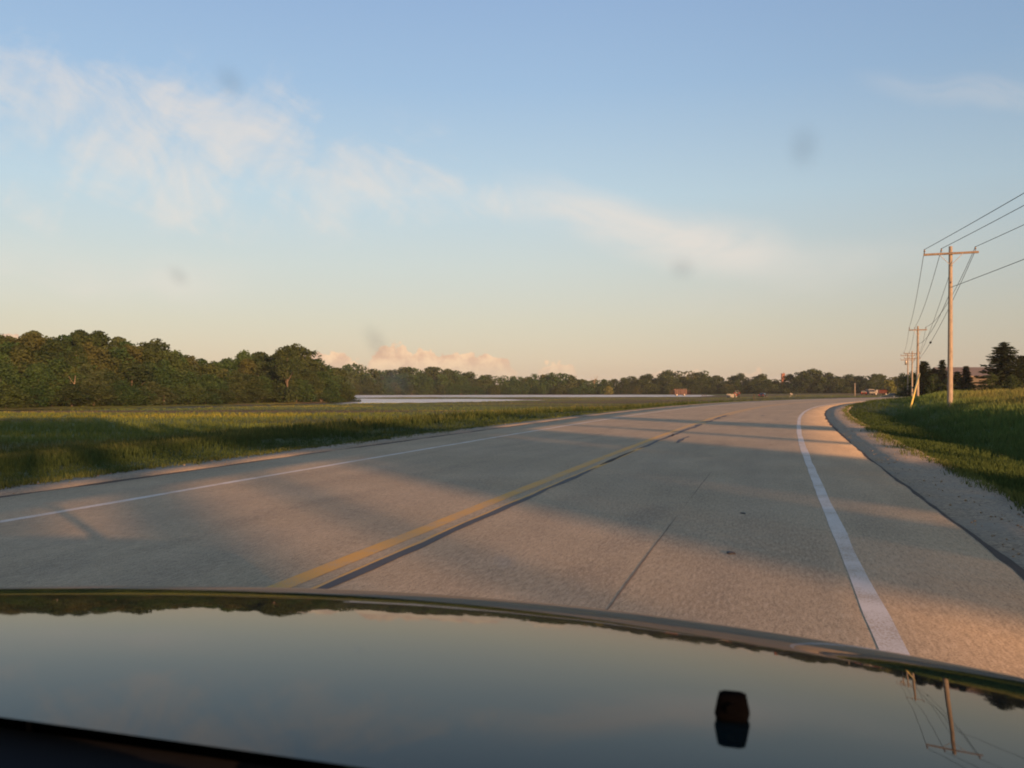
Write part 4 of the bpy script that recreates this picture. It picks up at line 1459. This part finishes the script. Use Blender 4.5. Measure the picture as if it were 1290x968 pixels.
def box_truck(name, label, cab='paint_white', box='paint_grey', cat='truck', hbox=1.5):
    root = empty(name)
    MB().box((0, 0, 0.62), (6.2, 1.9, 0.2)).build('chassis', M['paint_dark'], root)
    c = MB().prism([(1.6, 0.72), (1.6, 2.05), (2.35, 2.05), (2.75, 1.35), (3.2, 1.2), (3.2, 0.72)], -1.0, 1.0)
    cb = c.build('cab', M[cab], root)
    MB().prism([(2.42, 1.4), (2.40, 1.96), (2.46, 1.96), (2.82, 1.4)], -0.85, 0.85).build('window', M['glass'], cb)
    MB().box((-0.85, 0, 0.73 + hbox / 2), (4.5, 2.1, hbox), bevel=0.03).build('cargo_box', M[box], root)
    for sx, sy in ((-2.0, -1), (-2.0, 1), (2.4, -1), (2.4, 1)):
        wheel(None, sx, sy * 0.92, 0.45, root)
    return tag(root, label, cat)


put_px(pickup('pickup_truck', 'paint_red', 'dull red pickup truck with a white cap parked left among the far vehicles', bed='paint_white'), 1088, 330, rz=R(70))
put_px(box_truck('small_truck', 'small grey box truck in the middle of the far parked vehicles'), 1096.5, 330, rz=R(-100))
put_px(box_truck('small_truck', 'small truck with a red box right of the grey truck', 'paint_white', 'paint_red', hbox=1.3), 1108.5, 330, rz=R(-165))
put_px(sedan('parked_car', 'paint_white', 'pale car low behind the end of the grass bank'), 1122, 205, rz=R(160))
put_px(sedan('parked_car', 'paint_blue', 'dark blue car behind the bank right of the pale car'), 1139, 196, rz=R(165))
put_px(sedan('parked_car', 'paint_dark', 'dark car standing on the field edge right of the orange tractor'), 961, 285, rz=R(60))
# row of ground the vehicles stand on is the field itself


def tractor(label):
    root = empty('tractor')
    MB().prism([(-0.5, 0.75), (-0.5, 1.15), (0.2, 1.3), (1.5, 1.22), (1.65, 1.1), (1.65, 0.65), (0, 0.55)], -0.34, 0.34).build('hood', M['tractor_orange'], root)
    f = MB()
    for sy in (-1, 1):
        f.prism([(-1.25, 1.35), (-1.0, 1.62), (-0.2, 1.62), (0.0, 1.3), (-0.2, 1.5), (-1.0, 1.5)], sy * 0.55, sy * 0.95)
    f.build('fender', M['tractor_orange'], root)
    MB().box((-0.65, 0, 1.28), (0.45, 0.5, 0.12), bevel=0.04).build('seat', M['rubber'], root)
    MB().tube([(-0.15, 0, 1.2), (-0.32, 0, 1.6)], 0.03, 6).build('steering_column', M['steel'], root)
    r = MB()
    for sy in (-1, 1):
        r.tube([(-1.05, sy * 0.5, 1.2), (-1.1, sy * 0.5, 2.3)], 0.035, 6)
    r.tube([(-1.1, -0.5, 2.3), (-1.1, 0.5, 2.3)], 0.035, 6)
    r.build('roll_bar', M['steel'], root)
    MB().tube([(1.0, 0.12, 1.2), (1.0, 0.12, 1.9)], 0.045, 8).build('exhaust', M['steel'], root)
    for sy in (-1, 1):
        o = wheel(None, -0.6, sy * 0.75, 0.72, root)
        o = wheel(None, 1.2, sy * 0.6, 0.42, root)
    return tag(root, label, 'tractor')


put_px(tractor('small orange red tractor standing at the edge of the flooded field'), 928.5, 285, rz=R(75))
tr_ = empty('hay_rake')
MB().tube([(-1.6, 0, 0.7), (0, 0.2, 0.85), (1.6, 0, 0.7)], 0.06, 8).build('beam', M['grey_post'], tr_)
for k in (-1.3, -0.5, 0.5, 1.3):
    MB().lathe((k, -0.1, 0.65), [(0.1, -0.03), (0.62, -0.02), (0.64, 0.02), (0.1, 0.03)], 16, 'Y').build('rake_wheel', M['grey_post'], tr_)
for sx in (-1, 1):
    wheel(None, sx * 0.7, 0.5, 0.33, tr_)
tag(tr_, 'grey farm rake beside the orange tractor', 'farm machine')
put_px(tr_, 921.5, 290, rz=0.2)

# red folded field cultivator standing in the shallow water
fc = empty('field_cultivator')
fr = MB()
for z in (0.7, 1.6, 2.5, 3.2):
    fr.box((0, 0, z), (6.2, 0.14, 0.16))
for k in range(9):
    fr.box((-3.0 + k * 0.75, 0.02, 1.95), (0.14, 0.12, 2.6))
fr.build('folded_frame', M['implement_red'], fc)
for sy in (-0.9, 0.9):
    pn = MB()
    for k in range(6):
        pn.box((-2.4 + k * 0.98, sy, 1.75), (0.50, 0.05, 2.2))
    pn.build('wing_panel', M['implement_red'], fc)
for sx in (-1, 1):
    w_ = MB()
    for z in (0.9, 1.8, 2.7):
        w_.tube([(sx * 3.1, 0, z), (sx * 4.9, 0.4, z - 0.2)], 0.05, 6)
    for k in (3.6, 4.2, 4.8):
        w_.tube([(sx * k, 0.3, 0.5), (sx * k, 0.3, 2.7)], 0.045, 6)
    w_.build('outer_wing', M['implement_red'], fc)
    for sy in (-1, 1):
        wheel(None, sx * 1.8, sy * 0.7, 0.45, fc)
tag(fc, 'red folded field cultivator standing at the water under the dark trees', 'farm machine')
put_px(fc, 857, 420, -2.0, 0.05)

# small posts
MB_ = MB().tube([(0, 0, -0.3), (0, 0, 2.1), (0.02, 0, 4.4)], [0.16, 0.15, 0.13], 10)
pst = MB_.build('wooden_post', M['pole_wood'], smooth=True)
tag(pst, 'lone pale pole stub left of the far parked vehicles', 'post')
put_px(pst, 1077, 300)
ls = empty('leaning_sign')
MB().box((0, 0, 0.6), (0.10, 0.08, 1.3)).build('stake', M['grey_post'], ls)
MB().box((0.0, -0.07, 1.15), (0.75, 0.03, 0.42), bevel=0.008).build('panel', M['grey_post'], ls)
tag(ls, 'small pale marker leaning at the far field edge by the bend', 'marker')
put_px(ls, 994.5, 255); ls.rotation_euler = (0, R(28), 0)
dl = MB().box((0, 0, 0.42), (0.13, 0.04, 0.95), bevel=0.01).build('delineator', M['rubber'])
tag(dl, 'short dark marker post at the left edge of the bend', 'marker post')
put_px(dl, 950, 104)
for k, (px, hh, lab) in enumerate(((884.6, 0.75, 'left stub post standing in the shallow water'), (887, 0.95, 'middle and tallest stub post in the shallow water'), (889.5, 0.7, 'right stub post standing in the shallow water'))):
    o = MB().tube([(0, 0, -0.5), (0.05, 0, hh)], [0.17, 0.14], 8).build('stub_post', M['bark'], smooth=True)
    tag(o, lab, 'post', 'stub posts in the water')
    o.location = (bear(px) * 380, 380, -2.0)

# brick chimney above the far trees
ch = empty('brick_chimney')
MB().prism([(-1.3, 0), (-0.95, 14.0), (0.95, 14.0), (1.3, 0)], -0.9, 0.9).build('stack', M['brick'], ch)
MB().box((0, 0, 14.12), (2.2, 2.0, 0.35), bevel=0.05).build('cap', M['brick'], ch)
MB().tube([(0.5, 0, 14.2), (0.5, 0, 15.0)], 0.16, 8).build('flue', M['brick'], ch)
tag(ch, 'reddish chimney top showing above the far trees', 'chimney')
ch.location = (bear(986.5) * 560, 560, EYE + (490 - 469.5) / F * 560 - 14.9)

# grey shed behind the trees on the right
sh0 = empty('metal_shed')
x0, x1 = bear(1192) * 190, bear(1262) * 190
zs = zat((x0 + x1) / 2, 190)
cxs = (x0 + x1) / 2
Ls = x1 - x0
tz = EYE + (490 - 463.0) / F * 196
hz = tz - zs
MB().box((0, 5.0, (hz - 1.9) / 2), (Ls, 10.0, hz - 1.9)).build('wall', M['shed_wall'], sh0)
rp = [(-0.4, hz - 2.0), (5.0, hz), (10.4, hz - 2.0), (10.4, hz - 2.14), (5.0, hz - 0.14), (-0.4, hz - 2.14)]
rf = MB()
a_ = [rf.bm.verts.new((-Ls / 2 - 0.3, y, z)) for y, z in rp]
b_ = [rf.bm.verts.new((Ls / 2 + 0.3, y, z)) for y, z in rp]
rf.bm.faces.new(a_); rf.bm.faces.new(b_[::-1])
for i in range(6):
    rf.bm.faces.new((a_[i], b_[i], b_[(i + 1) % 6], a_[(i + 1) % 6]))
rf.build('roof', M['shed_roof'], sh0)
dxs = bear(1227) * 190 - cxs
MB().box((dxs, -0.03, 1.05), (1.8, 0.06, 2.1), bevel=0.01).build('door', M['shed_red'], sh0)
MB().box((bear(1204) * 190 - cxs, -0.03, 1.05), (1.6, 0.06, 2.1), bevel=0.01).build('door', M['shed_red'], sh0)
sh0.location = (cxs, 190, zs)
tag(sh0, 'long grey roofed shed with red doors behind the conifers on the right', 'shed')

# ------------------------------------------------------------------ the car the view is taken from
CAR_H = R(17.0)
car = empty('car', (0, 0, 0), -CAR_H)          # local +Y runs forward, local +X to the right
tag(car, 'dark glossy car whose hood fills the foreground', 'car')
HP = (0.3207, 0.0678, 0.0429, 0.0133, -0.0002, 0.0014, -0.6558, 1.0738, 0.9044, 0.0269, 0.2586)


def hood_z(u, v):
    zc, a1, a2, a3, b2, b8, uc, L, W_, cross, vfc = HP
    w = (u - uc) / W_
    t = np.maximum((v - 0.76 + vfc * w * w) / L, 0)
    return EYE - (zc + a1 * (v - 0.76) + a2 * (v - 0.76) ** 2 + a3 * t ** 10 + b2 * w * w + b8 * np.abs(w) ** 10 + cross * w * w * (v - 0.76))


UC = HP[6]
REAR = 0.672
nu, nv = 150, 150
wv = np.linspace(-1.0, 1.0, nu)
us = UC + 0.985 * np.sign(wv) * np.abs(wv) ** 0.85
UU = np.repeat(us[:, None], nv, 1)
rear = REAR - 0.02 * ((us - UC) / 0.9) ** 2
front = 1.93 - 0.2586 * ((us - UC) / 0.9044) ** 2
tv = np.linspace(0, 1, nv) ** 0.85
VV = rear[:, None] + (front - rear)[:, None] * tv
HZ = hood_z(UU, VV)
HZ = np.maximum(HZ, 0.62)
ii = np.arange(nu * nv).reshape(nu, nv)
qd = np.stack([ii[:-1, :-1], ii[1:, :-1], ii[1:, 1:], ii[:-1, 1:]], -1).reshape(-1, 4)
hood = mesh_np('hood', np.stack([UU.ravel(), VV.ravel(), HZ.ravel()], 1), qd, M['paint_hood'], car, smooth=True)
# flanks and nose hang from the rim of the hood
body = MB()
rim_pts = [(float(UU[0, j]), float(VV[0, j]), float(HZ[0, j])) for j in range(0, nv, 3)] + [(float(UU[0, -1]), float(VV[0, -1]), float(HZ[0, -1]))]
rim_pts += [(float(UU[i, -1]), float(VV[i, -1]), float(HZ[i, -1])) for i in range(1, nu, 3)] + [(float(UU[-1, -1]), float(VV[-1, -1]), float(HZ[-1, -1]))]
rim_pts += [(float(UU[-1, j]), float(VV[-1, j]), float(HZ[-1, j])) for j in range(nv - 2, -1, -3)]
cen = Vector((UC, 1.2, 0))
rows = []
for k, (ex, zf) in enumerate(((0.0, 1.0), (0.02, 0.93), (0.035, 0.75), (0.02, 0.45), (-0.03, 0.27))):
    rr = []
    for (x, y, z) in rim_pts:
        dr = Vector((x, y, 0)) - cen
        dr.normalize()
        zz = z - 0.003 if k == 0 else z * zf
        rr.append(body.bm.verts.new((x + dr.x * ex, y + dr.y * ex, zz)))
    rows.append(rr)
for a in range(len(rows) - 1):
    for i in range(len(rim_pts) - 1):
        body.bm.faces.new((rows[a][i], rows[a][i + 1], rows[a + 1][i + 1], rows[a + 1][i]))
body.build('front_body', M['paint_hood'], car, smooth=True)
fv = float(front[nu // 2])
MB().box((UC, fv + 0.035, 0.47), (1.25, 0.05, 0.16), bevel=0.02).build('grille', M['black_plastic'], car)
for sx in (-1, 1):
    MB().box((UC + sx * 0.66, fv - 0.16, 0.56), (0.34, 0.14, 0.13), bevel=0.03).build('headlight', M['lamp_white'], car)
for sx in (-1, 1):
    for yv in (1.15, -1.75):
        o = MB().lathe((UC + sx * 0.86, yv, 0.335), [(0.19, -0.11), (0.315, -0.11), (0.335, -0.07), (0.335, 0.07), (0.315, 0.11), (0.19, 0.11)], 24, 'X').build('wheel', M['rubber'], car, smooth=True)
        MB().lathe((UC + sx * 0.86, yv, 0.335), [(0.05, -0.125), (0.2, -0.118), (0.2, 0.118), (0.05, 0.125)], 20, 'X').build('rim', M['rim'], o, smooth=True)
# doors and tail below the belt line, open cabin inside
for sx in (-1, 1):
    MB().box((UC + sx * 0.93, -1.0, 0.60), (0.09, 3.2, 0.66), bevel=0.03).build('side_panel', M['paint_hood'], car)
MB().box((UC, -2.62, 0.62), (1.86, 0.10, 0.70), bevel=0.03).build('tail_panel', M['paint_hood'], car)
MB().box((UC, -0.9, 0.29), (1.74, 3.3, 0.06)).build('floor_pan', M['cowl_plastic'], car)
# cowl below the windscreen and the wiper parked on it
cw = MB()
ncw = 40
for i in range(ncw):
    pass
ux = np.linspace(UC - 0.97, UC + 0.97, ncw)
prof_c = [(0.012, -0.016), (-0.004, -0.022), (-0.03, -0.030), (-0.10, -0.026), (-0.17, -0.022), (-0.24, -0.05), (-0.26, -0.30)]
rows = []
for u in ux:
    rv = REAR - 0.02 * ((u - UC) / 0.9) ** 2
    rows.append([cw.bm.verts.new((u, rv + dv, float(hood_z(u, rv)) + dz_)) for dv, dz_ in prof_c])
for i in range(ncw - 1):
    for j in range(len(prof_c) - 1):
        cw.bm.faces.new((rows[i][j], rows[i + 1][j], rows[i + 1][j + 1], rows[i][j + 1]))
cw.build('cowl', M['cowl_plastic'], car, smooth=True)
for k, (u0, u1, v0, v1) in enumerate(((-1.02, -0.42, 0.585, 0.53), (-0.35, 0.22, 0.575, 0.53))):
    z0 = float(hood_z(u0, 0.62)); z1 = float(hood_z(u1, 0.6))
    wp = MB().tube([(u0, v0, z0 - 0.012), (u0 + 0.2, v0 - 0.01, z0 + 0.006), (u1, v1, z1 - 0.004)], [0.014, 0.011, 0.007], 8).build('wiper_arm', M['cowl_plastic'], car, smooth=True)
    MB().box(((u0 + u1) / 2 + 0.12, (v0 + v1) / 2 - 0.03, (z0 + z1) / 2 - 0.006), (0.55, 0.016, 0.022), (0, 0, math.atan2(v1 - v0, u1 - u0)), 0.004).build('wiper_blade', M['rubber'], wp)
# dashboard, seats, pillars and roof (round the camera, outside the picture)
MB().box((UC, 0.26, 0.84), (1.74, 0.32, 0.16), bevel=0.05).build('dashboard', M['seat_cloth'], car)
for sx in (-0.42, 0.42):
    st = MB().box((UC + sx, -0.75, 0.50), (0.52, 0.55, 0.16), bevel=0.05).build('seat', M['seat_cloth'], car)
    MB().box((UC + sx, -1.02, 0.80), (0.50, 0.14, 0.62), (0.15, 0, 0), 0.05).build('backrest', M['seat_cloth'], st)
for sx in (-1, 1):
    MB().tube([(UC + sx * 0.93, 0.58, 0.93), (UC + sx * 0.80, 0.12, 1.42), (UC + sx * 0.76, -0.10, 1.52)], [0.04, 0.035, 0.03], 8).build('pillar', M['paint_hood'], car, smooth=True)
    MB().tube([(UC + sx * 0.93, -2.3, 0.93), (UC + sx * 0.80, -1.9, 1.42), (UC + sx * 0.76, -1.7, 1.52)], [0.05, 0.045, 0.04], 8).build('pillar', M['paint_hood'], car, smooth=True)
MB().box((UC, -0.92, 1.53), (1.56, 1.75, 0.05), bevel=0.02).build('roof', M['paint_hood'], car)

# windscreen, spotted with dirt
def pane_material():
    m = bpy.data.materials.new('clear_glass')
    m.use_nodes = True
    q = NT(m.node_tree)
    q.n.clear()
    o = q.new('ShaderNodeOutputMaterial')
    tb = q.new('ShaderNodeBsdfTransparent')
    q.l.new(tb.outputs[0], o.inputs[0])
    return m


def dirt_material():
    m = bpy.data.materials.new('dried_dirt')
    m.use_nodes = True
    q = NT(m.node_tree)
    q.n.clear()
    o = q.new('ShaderNodeOutputMaterial')
    tb = q.new('ShaderNodeBsdfTransparent')
    df = q.new('ShaderNodeBsdfTranslucent')
    df.inputs['Color'].default_value = (0.34, 0.33, 0.31, 1)
    mx = q.new('ShaderNodeMixShader')
    c = q.new('ShaderNodeTexCoord')
    n = q.noise(c.outputs['Object'], 700.0, 3.0, 0.6)
    ln = q.new('ShaderNodeVectorMath', operation='LENGTH')
    q.l.new(c.outputs['Object'], ln.inputs[0])
    fall = q.m('SUBTRACT', 1.0, q.smooth(q.m('MULTIPLY', ln.outputs['Value'], 1.0 / 0.0055), 0.2, 1.0))
    q.put(mx.inputs[0], q.m('MULTIPLY', q.m('MULTIPLY', fall, q.smooth(n, 0.25, 0.6)), 0.23))
    q.l.new(tb.outputs[0], mx.inputs[1])
    q.l.new(df.outputs[0], mx.inputs[2])
    q.l.new(mx.outputs[0], o.inputs[0])
    return m


A0, A1 = Vector((0, 0.60, 0.985)), Vector((0, 0.03, 1.515))      # foot and head of the screen, in the car's own axes
ws = MB()
ns_ = 24
rows = []
for i in range(ns_ + 1):
    k = -1 + 2 * i / ns_
    rows.append([ws.bm.verts.new((UC + k * (0.90 - 0.14 * j / 6), A0.y + (A1.y - A0.y) * j / 6 - 0.05 * k * k, A0.z + (A1.z - A0.z) * j / 6)) for j in range(7)])
for i in range(ns_):
    for j in range(6):
        ws.bm.faces.new((rows[i][j], rows[i + 1][j], rows[i + 1][j + 1], rows[i][j + 1]))
screen = ws.build('windscreen', pane_material(), car, smooth=True)
DIRT = dirt_material()


def screen_hit(px, py):
    dX, dY, dZ = (px - 645) / F, 1.0, (490 - py) / F
    r = Vector((dX * math.cos(CAR_H) - dY * math.sin(CAR_H), dX * math.sin(CAR_H) + dY * math.cos(CAR_H), dZ))
    o = Vector((0, 0, EYE))
    nrm = Vector((0, A1.z - A0.z, -(A1.y - A0.y))).normalized()
    t_ = (A0 - o).dot(nrm) / r.dot(nrm)
    return o + r * t_, nrm


for px, py, sx, sy in ((475, 428, 1.0, 1.7), (498, 478, 1.5, 1.5), (1013, 182, 0.9, 1.3), (292, 100, 1.0, 1.0), (226, 345, 0.8, 0.9), (860, 335, 0.9, 0.8), (636, 704, 1.1, 1.2), (452, 816, 0.8, 0.8)):
    pt, nrm = screen_hit(px, py)
    dm = MB()
    dm.lathe((0, 0, 0), [(0.0002, 0.0), (0.0055, 0.0)], 20)
    for f_ in list(dm.bm.faces):
        if len(f_.verts) > 4 and f_.calc_area() > 1e-6:
            dm.bm.faces.remove(f_)
    o = dm.build('dirt_spot', DIRT, screen)
    o.location = pt - nrm * 0.001 * (1 if nrm.y > 0 else -1)
    o.rotation_euler = nrm.to_track_quat('Z', 'Y').to_euler()
    o.scale = (0.85 * sx, 1.0 * sy, 1)

# washer nozzle on the hood
def cam_ray(px, py):
    dX, dY, dZ = (px - 645) / F, 1.0, (490 - py) / F
    return np.array([dX * math.cos(CAR_H) - dY * math.sin(CAR_H), dX * math.sin(CAR_H) + dY * math.cos(CAR_H), dZ])


dr_ = cam_ray(921, 909)
tt_ = np.linspace(0.5, 2, 3000)
pp_ = dr_[:, None] * tt_
k_ = int(np.argmax(pp_[2] + EYE < hood_z(pp_[0], pp_[1])))
nu_, nv_ = float(pp_[0, k_]), float(pp_[1, k_])
nz = MB()
nz.box((0, 0, 0.0125), (0.0345, 0.030, 0.029), bevel=0.008)
for v in nz.bm.verts:
    if v.co.z > 0.015:
        v.co.x *= 0.86; v.co.y = v.co.y * 0.8 - 0.002
noz = nz.build('washer_nozzle', M['black_plastic'], car, smooth=True)
noz.location = (nu_, nv_ + 0.012, float(hood_z(nu_, nv_ + 0.012)))
noz.rotation_euler = (-0.09, 0, 0)
MB().lathe((0, -0.017, 0.014), [(0.005, -0.003), (0.006, 0.0), (0.003, 0.003)], 10, 'Y').build('jet', M['black_plastic'], noz)

# ------------------------------------------------------------------ the dusk air between the near road and the far trees
hz_m = bpy.data.materials.new('dusk_air')
hz_m.use_nodes = True
hq = NT(hz_m.node_tree)
hq.n.clear()
h_out = hq.new('ShaderNodeOutputMaterial')
h_v = hq.new('ShaderNodeVolumePrincipled')
h_v.inputs['Color'].default_value = (0.72, 0.86, 0.98, 1)
h_v.inputs['Density'].default_value = 0.00009
h_v.inputs['Anisotropy'].default_value = 0.0
hq.l.new(h_v.outputs[0], h_out.inputs['Volume'])
hb = MB().box((0, 2500, 9.5), (18400, 13400, 27)).build('haze', hz_m)
tag(hb, 'thin pale dusk air over the fields', 'haze', kind='stuff')
